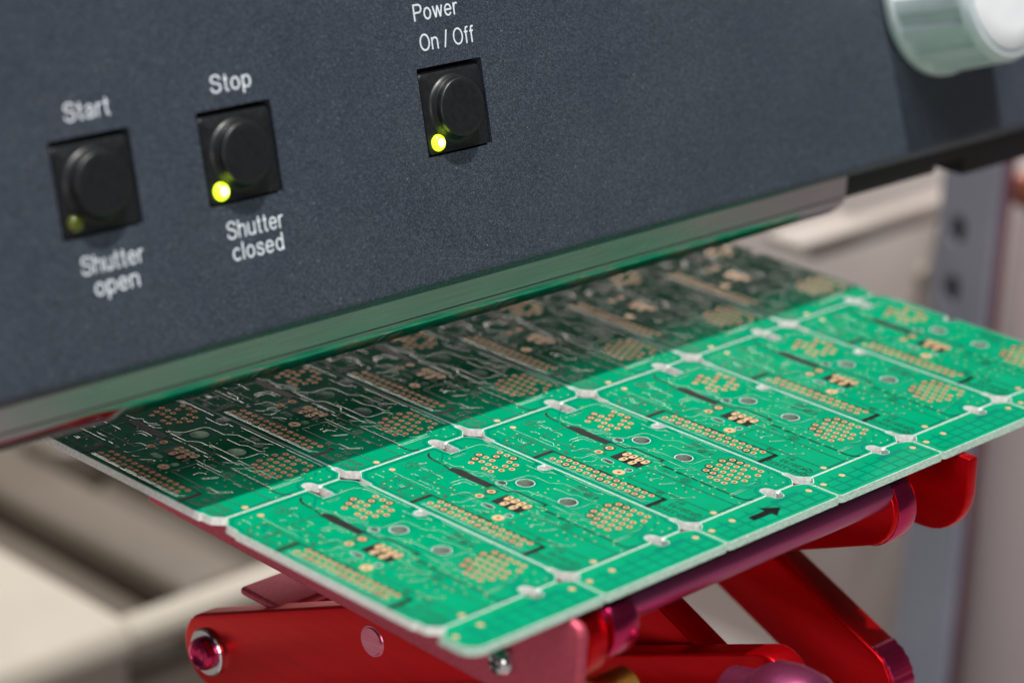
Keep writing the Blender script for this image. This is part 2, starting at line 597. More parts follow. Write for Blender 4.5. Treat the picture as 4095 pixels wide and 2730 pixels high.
BTN = [(-2.869, "black push button below the word Start, its small light unlit"),
       (-1.895, "black push button below the word Stop, its green light lit"),
       (-0.262, "black push button below Power On / Off, its green light lit")]
BS, BT = 0.523, 1.118
# front panel with button openings
PX0, PX1, PY1 = -6.5, 8.0, 4.2
outl = [(PX0, -0.110), (PX1, -0.110), (PX1, PY1), (PX0, PY1)]
holes = [rrect(bx + BS / 2, BT - BS / 2, BS, BS, 0.012, 2) for bx, _ in BTN]
v2, tr = fill(outl, holes)
verts = [pf(x, y) for x, y in v2]
faces = list(tr)
for h in holes:
    b0 = len(verts)
    verts += [pf(x, y, 0) for x, y in h] + [pf(x, y, -0.10) for x, y in h]
    n = len(h)
    faces += [(b0 + i, b0 + (i + 1) % n, b0 + n + (i + 1) % n, b0 + n + i) for i in range(n)]
b0 = len(verts)
NL = 9
for k in range(NL):
    a = math.pi * 0.62 * k / (NL - 1)
    y, n_ = -0.110 - 0.075 * math.sin(a), -0.075 + 0.075 * math.cos(a)
    verts += [pf(PX0, y, n_), pf(PX1, y, n_)]
for k in range(NL - 1):
    faces.append((b0 + 2 * k, b0 + 2 * k + 1, b0 + 2 * k + 3, b0 + 2 * k + 2))
b0 = len(verts)
verts += [pf(PX0, -0.10, -0.10), pf(PX1, -0.10, -0.10), pf(PX1, PY1, -0.10), pf(PX0, PY1, -0.10)]
me = new_mesh("front_panel", verts, faces, [panel_mat])
bm = bmesh.new()
bm.from_mesh(me)
bmesh.ops.remove_doubles(bm, verts=bm.verts, dist=1e-7)
bmesh.ops.recalc_face_normals(bm, faces=bm.faces)
bm.to_mesh(me)
bm.free()
obj("front_panel", me, mach)


def extrude_profile(name, prof, x0, x1, mat, frame, smooth=False, closed=False, smooth_angle=30):
    n = len(prof)
    vs = [frame(x0, *p) for p in prof] + [frame(x1, *p) for p in prof]
    fs = [(i, (i + 1) % n, n + (i + 1) % n, n + i) for i in range(n if closed else n - 1)]
    if closed:
        fs += [tuple(range(n)), tuple(range(n, 2 * n))]
    me_ = new_mesh(name, vs, fs, [mat])
    fix_normals(me_)
    if smooth:
        me_.polygons.foreach_set("use_smooth", [True] * len(me_.polygons))
        me_.set_sharp_from_angle(angle=math.radians(smooth_angle))
    return me_


# steel trim below the panel: upper sheet, lower sheet rolled under
TX0, TX1 = -6.5, 3.56
obj("upper_trim_sheet", extrude_profile("upper_trim_sheet", [(0.034, 0.06), (0.034, -0.138), (0.037, -0.142), (0.050, -0.142), (0.050, 0.06)], TX0, TX1, steel, lf, closed=True), mach)
lower = [(0.047, -0.149), (0.042, -0.153), (0.040, -0.168)]
pd, ph_ = 0.040, -0.168
for th in (10, 24, 36, 41, 43, 44, 45, 46, 47, 48, 50, 54):
    pd, ph_ = pd + 0.0155 * math.sin(math.radians(th)), ph_ - 0.0155 * math.cos(math.radians(th))
    lower.append((pd, ph_))
lower.append((pd + 0.04, -0.318))
lower += [(0.9, -0.318), (0.9, -0.287)]
lower += [(0.29, -0.287), (0.29, -0.149)]
obj("rolled_trim_sheet", extrude_profile("rolled_trim_sheet", lower, TX0, TX1, polished, lf, smooth=True, closed=True), mach)
# body: tunnel roof, back and left cheek
body = Flat()


def body_box(x0, x1, d0, d1, h0, h1):
    p = [lf(x, d, h) for x in (x0, x1) for d in (d0, d1) for h in (h0, h1)]
    body.add(p, [(0, 1, 3, 2), (4, 6, 7, 5), (0, 4, 5, 1), (2, 3, 7, 6), (0, 2, 6, 4), (1, 5, 7, 3)])


body_box(PX0, 4.6, 0.95, 3.9, 0.75, 2.2)
body_box(PX0, 4.6, 1.55, 3.9, 2.21, 4.3)
body_box(PX0, 4.6, 0.30, 0.94, -0.284, 0.55)
body_box(PX0, 4.6, 0.40, 0.94, 0.551, 0.749)
body_box(4.62, 7.9, 1.30, 2.0, 0.06, 4.2)
body_box(5.02, 7.9, 0.10, 1.25, -0.27, 0.05)
obj("machine_body", fix_normals(new_mesh("machine_body", body.v, body.f, [black_void])), mach)
obj("recess_shade_block", fix_normals(extrude_profile("recess_shade_block", [(0.05, 0.03), (0.05, -0.12), (0.42, -0.12), (0.42, 0.03)], 3.575, 5.0, black_void, lf, closed=True)), mach)  # black block stands for the shade in the underside opening
obj("underside_shade_block", fix_normals(extrude_profile("underside_shade_block", [(0.12, -0.125), (0.12, -0.20), (0.42, -0.20), (0.42, -0.125)], 3.575, 4.7, dark_body, lf, closed=True)), mach)  # dark block stands for the brown shade lower in that opening

# push buttons: sunken housing with flared collar, cap and indicator
NB = 40


def button(bx, label, lit):
    cx, cy = bx + BS / 2, BT - BS / 2
    def loc(x, y, n): return pf(x, y, n)
    o_ = rrect(cx + 0.004, cy - 0.014, BS - 0.034, BS - 0.056, 0.03, 3)
    i_ = circle(cx, cy, 0.2035, NB)
    led_c = (cx - 0.165, cy - 0.185)
    l_ = circle(led_c[0], led_c[1], 0.044, 18)
    v_, t_ = fill(o_, [i_, l_])
    z0 = -0.010
    vs = [loc(x, y, z0) for x, y in v_]
    fs = list(t_)
    # bevelled rim and skirt
    b1 = len(vs)
    n = len(o_)
    orr = rrect(cx + 0.004, cy - 0.009, BS - 0.012, BS - 0.022, 0.035, 3)
    vs += [loc(x, y, z0) for x, y in o_] + [loc(x, y, z0 - 0.022) for x, y in orr] + [loc(x, y, -0.13) for x, y in orr]
    for k in range(2):
        fs += [(b1 + k * n + i, b1 + k * n + (i + 1) % n, b1 + (k + 1) * n + (i + 1) % n, b1 + (k + 1) * n + i) for i in range(n)]
    # flared collar rising to the cap
    prof = [(0.2035, z0), (0.198, z0 + 0.003), (0.191, z0 + 0.010), (0.184, z0 + 0.022), (0.180, z0 + 0.034), (0.176, z0 + 0.040)]
    b2 = len(vs)
    for r_, h_ in prof:
        vs += [loc(cx + r_ * math.cos(2 * math.pi * i / NB), cy + r_ * math.sin(2 * math.pi * i / NB), h_) for i in range(NB)]
    for k in range(len(prof) - 1):
        fs += [(b2 + k * NB + i, b2 + k * NB + (i + 1) % NB, b2 + (k + 1) * NB + (i + 1) % NB, b2 + (k + 1) * NB + i) for i in range(NB)]
    me_ = new_mesh("push_button", vs, fs, [black_plastic])
    bm_ = bmesh.new()
    bm_.from_mesh(me_)
    bmesh.ops.remove_doubles(bm_, verts=bm_.verts, dist=1e-7)
    bmesh.ops.recalc_face_normals(bm_, faces=bm_.faces)
    bm_.to_mesh(me_)
    bm_.free()
    me_.polygons.foreach_set("use_smooth", [True] * len(me_.polygons))
    me_.set_sharp_from_angle(angle=math.radians(50))
    bo = obj("push_button", me_, mach)
    bo["label"] = label
    # cap
    prof = [(0.174, z0 + 0.02), (0.174, z0 + 0.070), (0.171, z0 + 0.077), (0.164, z0 + 0.081), (0.12, z0 + 0.0805), (0.05, z0 + 0.0795)]
    vs, fs = [], []
    for r_, h_ in prof:
        vs += [loc(cx + r_ * math.cos(2 * math.pi * i / NB), cy + r_ * math.sin(2 * math.pi * i / NB), h_) for i in range(NB)]
    for k in range(len(prof) - 1):
        fs += [(k * NB + i, k * NB + (i + 1) % NB, (k + 1) * NB + (i + 1) % NB, (k + 1) * NB + i) for i in range(NB)]
    fs.append(tuple(range((len(prof) - 1) * NB, len(prof) * NB)))
    me_ = fix_normals(new_mesh("button_cap", vs, fs, [black_plastic]))
    me_.polygons.foreach_set("use_smooth", [True] * len(me_.polygons))
    me_.set_sharp_from_angle(angle=math.radians(60))
    obj("button_cap", me_, bo)
    # indicator dome
    prof = [(0.050, z0 - 0.03), (0.050, z0 + 0.004), (0.045, z0 + 0.018), (0.032, z0 + 0.029), (0.016, z0 + 0.034), (0.003, z0 + 0.035)]
    vs, fs = [], []
    q = 18
    for r_, h_ in prof:
        vs += [loc(led_c[0] + r_ * math.cos(2 * math.pi * i / q), led_c[1] + r_ * math.sin(2 * math.pi * i / q), h_) for i in range(q)]
    for k in range(len(prof) - 1):
        fs += [(k * q + i, k * q + (i + 1) % q, (k + 1) * q + (i + 1) % q, (k + 1) * q + i) for i in range(q)]
    fs.append(tuple(range((len(prof) - 1) * q, len(prof) * q)))
    me_ = fix_normals(new_mesh("indicator_light", vs, fs, [led_on if lit else led_off]))
    me_.polygons.foreach_set("use_smooth", [True] * len(me_.polygons))
    lo = obj("indicator_light", me_, bo)
    if lit:
        vs = [loc(led_c[0] + 0.026 * math.cos(2 * math.pi * i / q), led_c[1] + 0.026 * math.sin(2 * math.pi * i / q), z0 + 0.0335) for i in range(q)] + [loc(*led_c, z0 + 0.044)]
        obj("light_core", fix_normals(new_mesh("light_core", vs, [(i, (i + 1) % q, q) for i in range(q)], [led_core])), lo)
    lo["label"] = "glowing yellow green indicator light" if lit else "unlit olive indicator light"


for i, (bx, lb) in enumerate(BTN):
    button(bx, lb, i > 0)
for bx, _ in BTN:
    back = Flat()
    p = [pf(x, y, -0.135) for x, y in ((bx - .02, BT - BS - .02), (bx + BS + .02, BT - BS - .02), (bx + BS + .02, BT + .02), (bx - .02, BT + .02))]
    q = [pf(x, y, -0.16) for x, y in ((bx - .02, BT - BS - .02), (bx + BS + .02, BT - BS - .02), (bx + BS + .02, BT + .02), (bx - .02, BT + .02))]
    back.add(p + q, [(0, 1, 2, 3), (4, 5, 6, 7), (0, 1, 5, 4), (1, 2, 6, 5), (2, 3, 7, 6), (3, 0, 4, 7)])
    obj("button_backing_plate", fix_normals(new_mesh("button_backing_plate", back.v, back.f, [black_void])), mach)

for s_, x, y, w, tgt in (("Start", -2.738, 1.200, 0.290, 'start'), ("Stop", -1.768, 1.203, 0.283, 'stop'), ("Power", -0.225, 1.391, 0.352, 'power'),
                         ("On / Off", -0.207, 1.214, 0.434, 'on'), ("Shutter", -2.785, 0.398, 0.402, 'so'), ("open", -2.722, 0.277, 0.290, 'op'),
                         ("Shutter", -1.807, 0.403, 0.398, 'sc'), ("closed", -1.790, 0.281, 0.362, 'cl')):
    v_, f_ = stroke_text(s_, w, 0.098)
    me_ = new_mesh("printed_legend", [pf(x + a[0], y + a[1], 0.0012 + a[2]) for a in v_], f_, [print_white])
    lo = obj("printed_legend", me_, mach)
    lo["label"] = "white printed word " + s_

# rotary knob: fluted skirted body and pale cap
KX, KY, KD = 4.70, 0.955, 0.66


def knob_ring(r, n_, segs=144, flute=0.0):
    out = []
    for i in range(segs):
        a = 2 * math.pi * i / segs
        rr_ = r
        if flute:
            ph = (a * 16 / (2 * math.pi)) % 1.0
            rr_ = r * (1.0 - flute * (1 if ph > 0.45 else 0))
        out.append(pf(KX + rr_ * math.cos(a), KY + rr_ * math.sin(a), n_))
    return out


kn = []
prof = [(0.56, 0.004, 0), (0.60, 0.02, 0), (0.60, 0.07, 0), (0.585, 0.09, 0), (0.580, 0.10, 0.045), (0.535, KD - 0.10, 0.045), (0.532, KD - 0.07, 0), (0.515, KD - 0.025, 0), (0.490, KD - 0.002, 0), (0.462, KD - 0.004, 0), (0.458, KD - 0.020, 0)]
for r, h, fl_ in prof:
    kn += knob_ring(r, h, 144, fl_)
fs = []
for k in range(len(prof) - 1):
    fs += [(k * 144 + i, k * 144 + (i + 1) % 144, (k + 1) * 144 + (i + 1) % 144, (k + 1) * 144 + i) for i in range(144)]
fs.append(tuple(range((len(prof) - 1) * 144, len(prof) * 144)))
me = fix_normals(new_mesh("rotary_knob", kn, fs, [knob_grey]))
me.polygons.foreach_set("use_smooth", [True] * len(me.polygons))
me.set_sharp_from_angle(angle=math.radians(35))
ko = obj("rotary_knob", me, mach)
ko["label"] = "pale grey fluted rotary knob with white cap"
prof = [(0.454, KD - 0.018), (0.452, KD + 0.004), (0.442, KD + 0.012), (0.30, KD + 0.016), (0.05, KD + 0.018)]
kn, fs = [], []
for r, h in prof:
    kn += knob_ring(r, h, 96)
for k in range(len(prof) - 1):
    fs += [(k * 96 + i, k * 96 + (i + 1) % 96, (k + 1) * 96 + (i + 1) % 96, (k + 1) * 96 + i) for i in range(96)]
fs.append(tuple(range((len(prof) - 1) * 96, len(prof) * 96)))
me = fix_normals(new_mesh("knob_cap", kn, fs, [knob_white]))
me.polygons.foreach_set("use_smooth", [True] * len(me.polygons))
me.set_sharp_from_angle(angle=math.radians(40))
obj("knob_cap", me, ko)

# ------------------------------------------------------------------ circuit board panel
TH = 0.045                        # board thickness
U0, VF, RP = -2.25, -0.778, 1.752  # left edge, front score line, row pitch
pan = empty("circuit_board_panel", "green panel of circuit boards sliding under the machine", "circuit board", (0, 0, -TH))
BZ = TH                           # board surface in panel-local height

G = 0.0042                         # half width of the score groove


def mirror_arc(cx, cy, r, a0, a1, n=5):
    return [(cx + r * math.cos(math.radians(a0 + (a1 - a0) * i / n)), cy + r * math.sin(math.radians(a0 + (a1 - a0) * i / n))) for i in range(n + 1)]


def cell_outline():
    W1, H1 = 1.0, RP
    p = []
    # bottom edge, left to right, with the oval slot notch
    p += [(0.082, G), (0.66, G)]
    p += [(0.680, 0.012), (0.681, 0.035)] + mirror_arc(0.722, 0.040, 0.040, 180, 0, 6) + [(0.763, 0.030), (0.768, 0.012), (0.79, G)]
    p += [(W1 - 0.082, G), (W1 - 0.070, 0.016), (W1 - 0.024, 0.062), (W1 - 0.019, 0.085), (W1 - 0.019, 0.135), (W1 - G, 0.152)]
    # right edge with the round notch
    p += [(W1 - G, 1.066)] + [(W1 - 0.03, 1.072)] + mirror_arc(W1 - 0.047, 1.108, 0.036, 280, 90, 6) + [(W1 - 0.02, 1.143), (W1 - G, 1.150)]
    p += [(W1 - G, H1 - 0.180), (W1 - 0.019, H1 - 0.165), (W1 - 0.019, H1 - 0.095), (W1 - 0.026, H1 - 0.070), (W1 - 0.070, H1 - 0.022), (W1 - 0.084, H1 - G)]
    # top edge, right to left, deeper slot
    p += [(0.79, H1 - G), (0.768, H1 - 0.014), (0.762, H1 - 0.04)] + mirror_arc(0.719, H1 - 0.112, 0.043, 0, -180, 6) + [(0.676, H1 - 0.05), (0.672, H1 - 0.014), (0.65, H1 - G)]
    p += [(0.084, H1 - G), (0.070, H1 - 0.022), (0.026, H1 - 0.070), (0.019, H1 - 0.095), (0.019, H1 - 0.165), (G, H1 - 0.180)]
    p += [(G, 0.152), (0.019, 0.135), (0.019, 0.085), (0.024, 0.062), (0.070, 0.016)]
    return p


PITCH = 0.0549
header = [(0.092, 1.167 - PITCH * k) for k in range(14)] + [(0.149, 1.141 - PITCH * k) for k in range(14)]
hexa = [(0.856, 0.496), (0.913, 0.466), (0.914, 0.409), (0.914, 0.354), (0.914, 0.300), (0.914, 0.246), (0.734, 0.493), (0.793, 0.466), (0.853, 0.438),
        (0.853, 0.384), (0.853, 0.328), (0.673, 0.466), (0.732, 0.438), (0.793, 0.411), (0.793, 0.356), (0.793, 0.300), (0.793, 0.246), (0.854, 0.218),
        (0.673, 0.412), (0.732, 0.384), (0.732, 0.329), (0.733, 0.274), (0.733, 0.219), (0.614, 0.384), (0.673, 0.356), (0.673, 0.301), (0.673, 0.246),
        (0.614, 0.330), (0.614, 0.274)]
ringc = [(0.914, 1.432), (0.914, 1.374), (0.913, 1.318), (0.793, 1.487), (0.732, 1.458), (0.796, 1.432), (0.854, 1.403), (0.673, 1.431), (0.734, 1.404),
         (0.794, 1.376), (0.855, 1.294), (0.854, 1.239), (0.734, 1.348), (0.674, 1.321), (0.734, 1.294), (0.794, 1.267), (0.793, 1.211), (0.673, 1.266), (0.734, 1.239)]
small_pads = header + hexa + ringc
big_pads = [(0.474, 1.061), (0.379, 1.062)]
ring_pad = (0.250, 0.778)
fids = [(0.246, 0.039), (0.246, 1.654)]
gold_pads = [(0.481, 0.925), (0.481, 0.875), (0.480, 0.824), (0.478, 0.774), (0.411, 0.890), (0.412, 0.819)]
vias = [(0.594, 1.417), (0.853, 1.138), (0.943, 1.026), (0.885, 0.982), (0.884, 0.919), (0.943, 0.9), (0.756, 0.878), (0.785, 0.854), (0.675, 0.882), (0.705, 0.851),
        (0.626, 0.881), (0.647, 0.857), (0.834, 0.789), (0.943, 0.75), (0.946, 0.628), (0.844, 0.584), (0.545, 0.719), (0.539, 0.683), (0.516, 0.69), (0.484, 0.699),
        (0.466, 0.678), (0.454, 0.735), (0.39, 0.735), (0.548, 0.835), (0.533, 0.583), (0.545, 0.514), (0.587, 0.538), (0.47, 0.517), (0.398, 0.564), (0.394, 0.628),
        (0.379, 0.659), (0.28, 0.683), (0.312, 0.576), (0.314, 0.508), (0.545, 0.457), (0.596, 0.458), (0.401, 0.407), (0.34, 0.405), (0.412, 0.333), (0.346, 0.335),
        (0.411, 0.281), (0.487, 0.333), (0.486, 0.277), (0.533, 0.269), (0.552, 0.214), (0.446, 0.214), (0.258, 0.386), (0.219, 0.332), (0.259, 0.298), (0.325, 0.257),
        (0.525, 0.143), (0.494, 0.113), (0.47, 0.035), (0.799, 0.188), (0.802, 0.112), (0.902, 0.151), (0.895, 0.06), (0.831, 0.06), (0.793, 0.524), (0.562, 0.333),
        (0.545, 0.386), (0.318, 0.833), (0.205, 0.752), (0.205, 0.70), (0.198, 1.571), (0.19, 1.67), (0.132, 1.668), (0.088, 1.65), (0.076, 1.538), (0.137, 1.545),
        (0.073, 1.48), (0.266, 1.439), (0.29, 1.534), (0.369, 1.547), (0.467, 1.603), (0.089, 1.31), (0.152, 1.39), (0.156, 1.298), (0.393, 1.383), (0.363, 1.384),
        (0.31, 1.365), (0.41, 1.264), (0.269, 1.291), (0.226, 1.237), (0.334, 1.25), (0.326, 1.215), (0.269, 1.176), (0.48, 1.33), (0.475, 1.182), (0.48, 1.136),
        (0.56, 1.6), (0.55, 1.526), (0.53, 1.457), (0.21, 1.10), (0.21, 1.02), (0.232, 0.90), (0.262, 0.875), (0.29, 0.86), (0.06, 0.95), (0.055, 0.62), (0.62, 1.56), (0.82, 1.62), (0.93, 1.55)]
big_holes = [(0.714, 1.022, 0.053), (0.713, 0.677, 0.053)]
mid_holes = [(0.606, 1.113, 0.031), (0.320, 0.763, 0.022)]
oval = rrect(0.322, 0.935, 0.036, 0.085, 0.017, 3)

RH, RPD = 0.0100, 0.0195           # small pad: drill and copper radii
hole_loops = [circle(x, y, RH, 10) for x, y in small_pads] + [circle(x, y, 0.0135, 10) for x, y in big_pads] + [circle(*ring_pad, 0.011, 10)]
GH = [(0.012 if i < 4 else 0.012) for i in range(6)]
hole_loops += [circle(x + 0.008, y, 0.0095, 10) for x, y in gold_pads]
wall_loops = [circle(x, y, r, 24) for x, y, r in big_holes] + [circle(x, y, r, 18) for x, y, r in mid_holes] + [oval]
outline = cell_outline()
v2, tr = fill(outline, hole_loops + wall_loops)
verts = [(x, y, BZ) for x, y in v2]
faces = list(tr)
mi = [0] * len(faces)


def inset(poly, d):
    out = []
    n_ = len(poly)
    for i in range(n_):
        p0, p1, p2 = Vector(poly[i - 1]), Vector(poly[i]), Vector(poly[(i + 1) % n_])
        e1, e2 = (p1 - p0).normalized(), (p2 - p1).normalized()
        nn = Vector((-e1.y, e1.x)) + Vector((-e2.y, e2.x))
        if nn.length < 1e-5:
            nn = Vector((-e1.y, e1.x))
        nn.normalize()
        k = 1 / max(0.55, nn.dot(Vector((-e1.y, e1.x))))
        out.append(p1 + nn * d * k)
    return out


def wall(loop, m_, z0=0.0, z1=BZ, low=None):
    b_ = len(verts)
    n_ = len(loop)
    low = low or loop
    verts.extend([(x, y, z1) for x, y in loop] + [(x, y, z0) for x, y in low])
    for i in range(n_):
        k = (i + 1) % n_
        faces.append((b_ + i, b_ + k, b_ + n_ + k, b_ + n_ + i))
        mi.append(m_)


wall(outline, 1, low=inset(outline, -0.007))
for lp in wall_loops:
    wall(lp, 2)
v3, tr3 = fill(outline, wall_loops)
b_ = len(verts)
verts += [(x, y, 0.0) for x, y in v3]
faces += [tuple(b_ + i for i in t)[::-1] for t in tr3]
mi += [0] * len(tr3)
cell_me = new_mesh("circuit_board", verts, faces, [mask, laminate, hole_wall], mi)

# whitened rims along routed edges and drilled holes
rim = Flat()
for x, y, r in big_holes:
    rim.ring(x, y, r, r + 0.004, BZ + 0.0006, 24)
for x, y, r in mid_holes:
    rim.ring(x, y, r, r + 0.003, BZ + 0.0006, 18)
oo, oi = rrect(0.322, 0.935, 0.042, 0.091, 0.020, 3), oval
b_ = len(rim.v)
rim.v += [(x, y, BZ + 0.0006) for x, y in oi] + [(x, y, BZ + 0.0006) for x, y in oo]
for i in range(len(oi)):
    k = (i + 1) % len(oi)
    rim.f.append((b_ + i, b_ + len(oi) + i, b_ + len(oi) + k, b_ + k))
rim_me = new_mesh("hole_rim", rim.v, rim.f, [groove])


# dark resist band round the edge, where there is no copper below
band = Flat()
a_, c_ = inset(outline, 0.018), inset(outline, 0.036)
b_ = len(band.v)
band.v += [(p[0], p[1], BZ + 0.0003) for p in a_] + [(p[0], p[1], BZ + 0.0003) for p in c_]
for i in range(len(a_)):
    k = (i + 1) % len(a_)
    band.f.append((b_ + i, b_ + k, b_ + len(a_) + k, b_ + len(a_) + i))
for x, y, r in big_holes + mid_holes[:1]:
    band.ring(x, y, r + 0.012, r + 0.022, BZ + 0.0003, 24)
band_me = new_mesh("copper_gap", band.v, band.f, [mask_dark])
edge_white = Flat()
a_ = inset(outline, 0.0022)
b_ = len(edge_white.v)
edge_white.v += [(p[0], p[1], BZ + 0.0004) for p in outline] + [(p[0], p[1], BZ + 0.0005) for p in a_]
for i in range(len(a_)):
    k = (i + 1) % len(a_)
    edge_white.f.append((b_ + i, b_ + k, b_ + len(a_) + k, b_ + len(a_) + i))
edge_me = new_mesh("routed_edge", edge_white.v, edge_white.f, [groove])

# tracks as low ridges under the resist
tracks = Flat()
TL = [
    [(0.60, 1.21), (0.585, 1.19), (0.585, 0.99), (0.64, 0.93), (0.64, 0.80), (0.60, 0.76), (0.60, 0.60)],
    [(0.62, 1.21), (0.60, 1.185), (0.60, 1.17), (0.66, 1.10), (0.80, 1.09), (0.82, 1.06), (0.82, 0.93), (0.88, 0.87), (0.88, 0.70), (0.95, 0.63)],
    [(0.66, 0.86), (0.66, 0.60), (0.69, 0.575), (0.80, 0.575), (0.82, 0.555), (0.82, 0.52)],
    [(0.79, 0.86), (0.79, 0.74), (0.82, 0.71), (0.82, 0.60), (0.84, 0.58)],
    [(0.94, 1.05), (0.94, 0.99)], [(0.90, 1.20), (0.90, 1.06), (0.93, 1.03)],
    [(0.545, 0.50), (0.60, 0.45), (0.60, 0.30)], [(0.60, 0.47), (0.64, 0.43)],
    [(0.52, 0.145), (0.58, 0.145), (0.76, 0.145), (0.80, 0.185)], [(0.52, 0.128), (0.60, 0.128), (0.77, 0.128), (0.815, 0.175), (0.815, 0.20)],
    [(0.215, 0.33), (0.32, 0.26), (0.32, 0.24)], [(0.22, 0.315), (0.31, 0.25)],
    [(0.31, 0.58), (0.35, 0.58), (0.37, 0.56), (0.37, 0.54)], [(0.31, 0.51), (0.40, 0.46)], [(0.315, 0.495), (0.39, 0.452)],
    [(0.395, 0.63), (0.36, 0.59), (0.315, 0.59)], [(0.38, 0.66), (0.345, 0.62), (0.32, 0.62)],
    [(0.20, 1.57), (0.12, 1.49), (0.12, 1.43)], [(0.215, 1.56), (0.135, 1.48), (0.135, 1.43)],
    [(0.47, 1.60), (0.43, 1.60), (0.41, 1.58), (0.41, 1.50), (0.395, 1.485), (0.395, 1.39)], [(0.45, 1.615), (0.42, 1.615), (0.395, 1.59), (0.395, 1.51)],
    [(0.335, 1.25), (0.38, 1.295), (0.46, 1.295), (0.48, 1.275), (0.48, 1.19)], [(0.325, 1.22), (0.37, 1.265), (0.44, 1.265), (0.455, 1.25), (0.455, 1.20)],
    [(0.27, 1.18), (0.29, 1.16), (0.34, 1.16), (0.36, 1.14), (0.36, 1.09)],
    [(0.205, 1.10), (0.24, 1.06), (0.33, 1.06), (0.35, 1.04)], [(0.205, 1.02), (0.24, 0.985), (0.28, 0.985)], [(0.21, 0.95), (0.26, 0.90), (0.26, 0.88)],
    [(0.06, 1.20), (0.06, 0.96)], [(0.06, 0.90), (0.06, 0.40), (0.09, 0.37)], [(0.045, 1.20), (0.045, 0.40)],
    [(0.64, 1.64), (0.56, 1.56), (0.56, 1.46), (0.60, 1.42)], [(0.96, 1.62), (0.96, 1.20)], [(0.97, 0.95), (0.97, 0.55)],
    [(0.66, 1.60), (0.90, 1.60), (0.94, 1.56), (0.94, 1.45)], [(0.93, 0.20), (0.96, 0.23), (0.96, 0.40)],
    [(0.60, 1.00), (0.56, 0.96), (0.56, 0.86)], [(0.53, 0.72), (0.53, 0.76)], [(0.55, 0.61), (0.62, 0.54), (0.62, 0.50)],
    [(0.62, 1.31), (0.58, 1.35), (0.58, 1.40)], [(0.62, 1.28), (0.57, 1.33)], [(0.60, 1.24), (0.565, 1.275), (0.565, 1.33)],
    [(0.13, 1.60), (0.13, 1.66)], [(0.30, 1.53), (0.30, 1.49), (0.27, 1.46)], [(0.23, 1.24), (0.23, 1.30), (0.26, 1.33), (0.26, 1.43)],
    [(0.66, 0.20), (0.70, 0.16), (0.78, 0.16)], [(0.88, 0.16), (0.84, 0.12)], [(0.26, 0.30), (0.26, 0.38)], [(0.345, 0.34), (0.40, 0.395)], [(0.41, 0.29), (0.41, 0.325)],
]
for t in TL:
    tracks.ridge(t, 0.010, 0.0010)
for p0, p1 in (((0.241, 0.69), (0.243, 0.06)), ((0.424, 0.69), (0.427, 0.03)), ((0.600, 0.70), (0.600, 0.52)),
               ((0.555, 1.08), (0.560, 0.76)), ((0.300, 1.44), (0.304, 1.13)), ((0.965, 0.52), (0.965, 0.20)), ((0.535, 0.50), (0.533, 0.14)), ((0.225, 1.66), (0.225, 1.30)),
               ((0.64, 0.58), (0.64, 0.22)), ((0.45, 0.72), (0.45, 0.50))):
    tracks.ridge([p0, p1], 0.009, 0.0011)
# component land relief (fine parallel bars) around the cluster and the connector block
for k in range(5):
    tracks.ridge([(0.60 + 0.0, 1.20 + 0.022 * k), (0.655, 1.20 + 0.022 * k)], 0.008, 0.0009)
    tracks.ridge([(0.54, 0.80 + 0.024 * k), (0.57, 0.80 + 0.024 * k)], 0.008, 0.0009)
    tracks.ridge([(0.66 + 0.02 * k, 1.545), (0.66 + 0.02 * k, 1.575)], 0.007, 0.0008)
    tracks.ridge([(0.29, 1.00 + 0.02 * k), (0.335, 1.00 + 0.02 * k)], 0.006, 0.0007)
tracks.v = [(x, y, z + BZ) for x, y, z in tracks.v]
track_me = new_mesh("copper_track", tracks.v, tracks.f, [mask_track], smooth=True)

# legend print
sk = Flat()
ZS = BZ + 0.0022
sk.poly([(0.012, 1.232), (0.182, 1.232), (0.182, 1.262), (0.012, 1.262)], ZS)
sk.line([(0.176, 1.235), (0.176, 0.905)], 0.012, ZS)
sk.line([(0.182, 0.878), (0.182, 0.770)], 0.017, ZS)
sk.line([(0.172, 0.637), (0.174, 0.572)], 0.014, ZS)
sk.line([(0.176, 0.540), (0.177, 0.352)], 0.013, ZS)
sk.poly([(0.012, 0.330), (0.184, 0.330), (0.184, 0.362), (0.012, 0.362)], ZS)
sk.line([(0.575, 1.690), (0.556, 1.675), (0.540, 1.645), (0.533, 1.615)], 0.014, ZS)
sk.line([(0.531, 1.60), (0.528, 1.54)], 0.011, ZS)
sk.line([(0.527, 1.515), (0.516, 1.465)], 0.011, ZS)
sk.poly([(0.500, 1.452), (0.540, 1.452), (0.562, 1.405), (0.562, 1.345), (0.495, 1.345)], ZS)
sk.poly([(0.492, 1.346), (0.556, 1.346), (0.554, 1.110), (0.498, 1.116)], ZS)
sk.line([(0.541, 1.115), (0.546, 1.00), (0.588, 0.972), (0.588, 0.735)], 0.011, ZS)
sk.line([(0.590, 0.728), (0.556, 0.728)], 0.014, ZS)
sk.line([(0.525, 0.670), (0.527, 0.600)], 0.016, ZS)
sk.line([(0.518, 0.558), (0.520, 0.535)], 0.018, ZS)
for a0, a1 in ((0.53, 0.47), (0.445, 0.40), (0.375, 0.285), (0.255, 0.155)):
    sk.line([(0.521, a0), (0.519, a1)], 0.009, ZS)
sk.line([(0.516, 0.128), (0.516, 0.075), (0.526, 0.045), (0.545, 0.022), (0.562, 0.014)], 0.011, ZS)
sk.poly([(0.378, 0.972), (0.516, 0.972), (0.516, 0.752), (0.378, 0.752)], ZS)
for i in (0, 1, 2, 6, 11, 18):
    sk.ring(*hexa[i], 0.0245, 0.0300, ZS, 16)
for i in (3, 4, 6, 2):
    sk.ring(*ringc[i], 0.0245, 0.0300, ZS, 16)
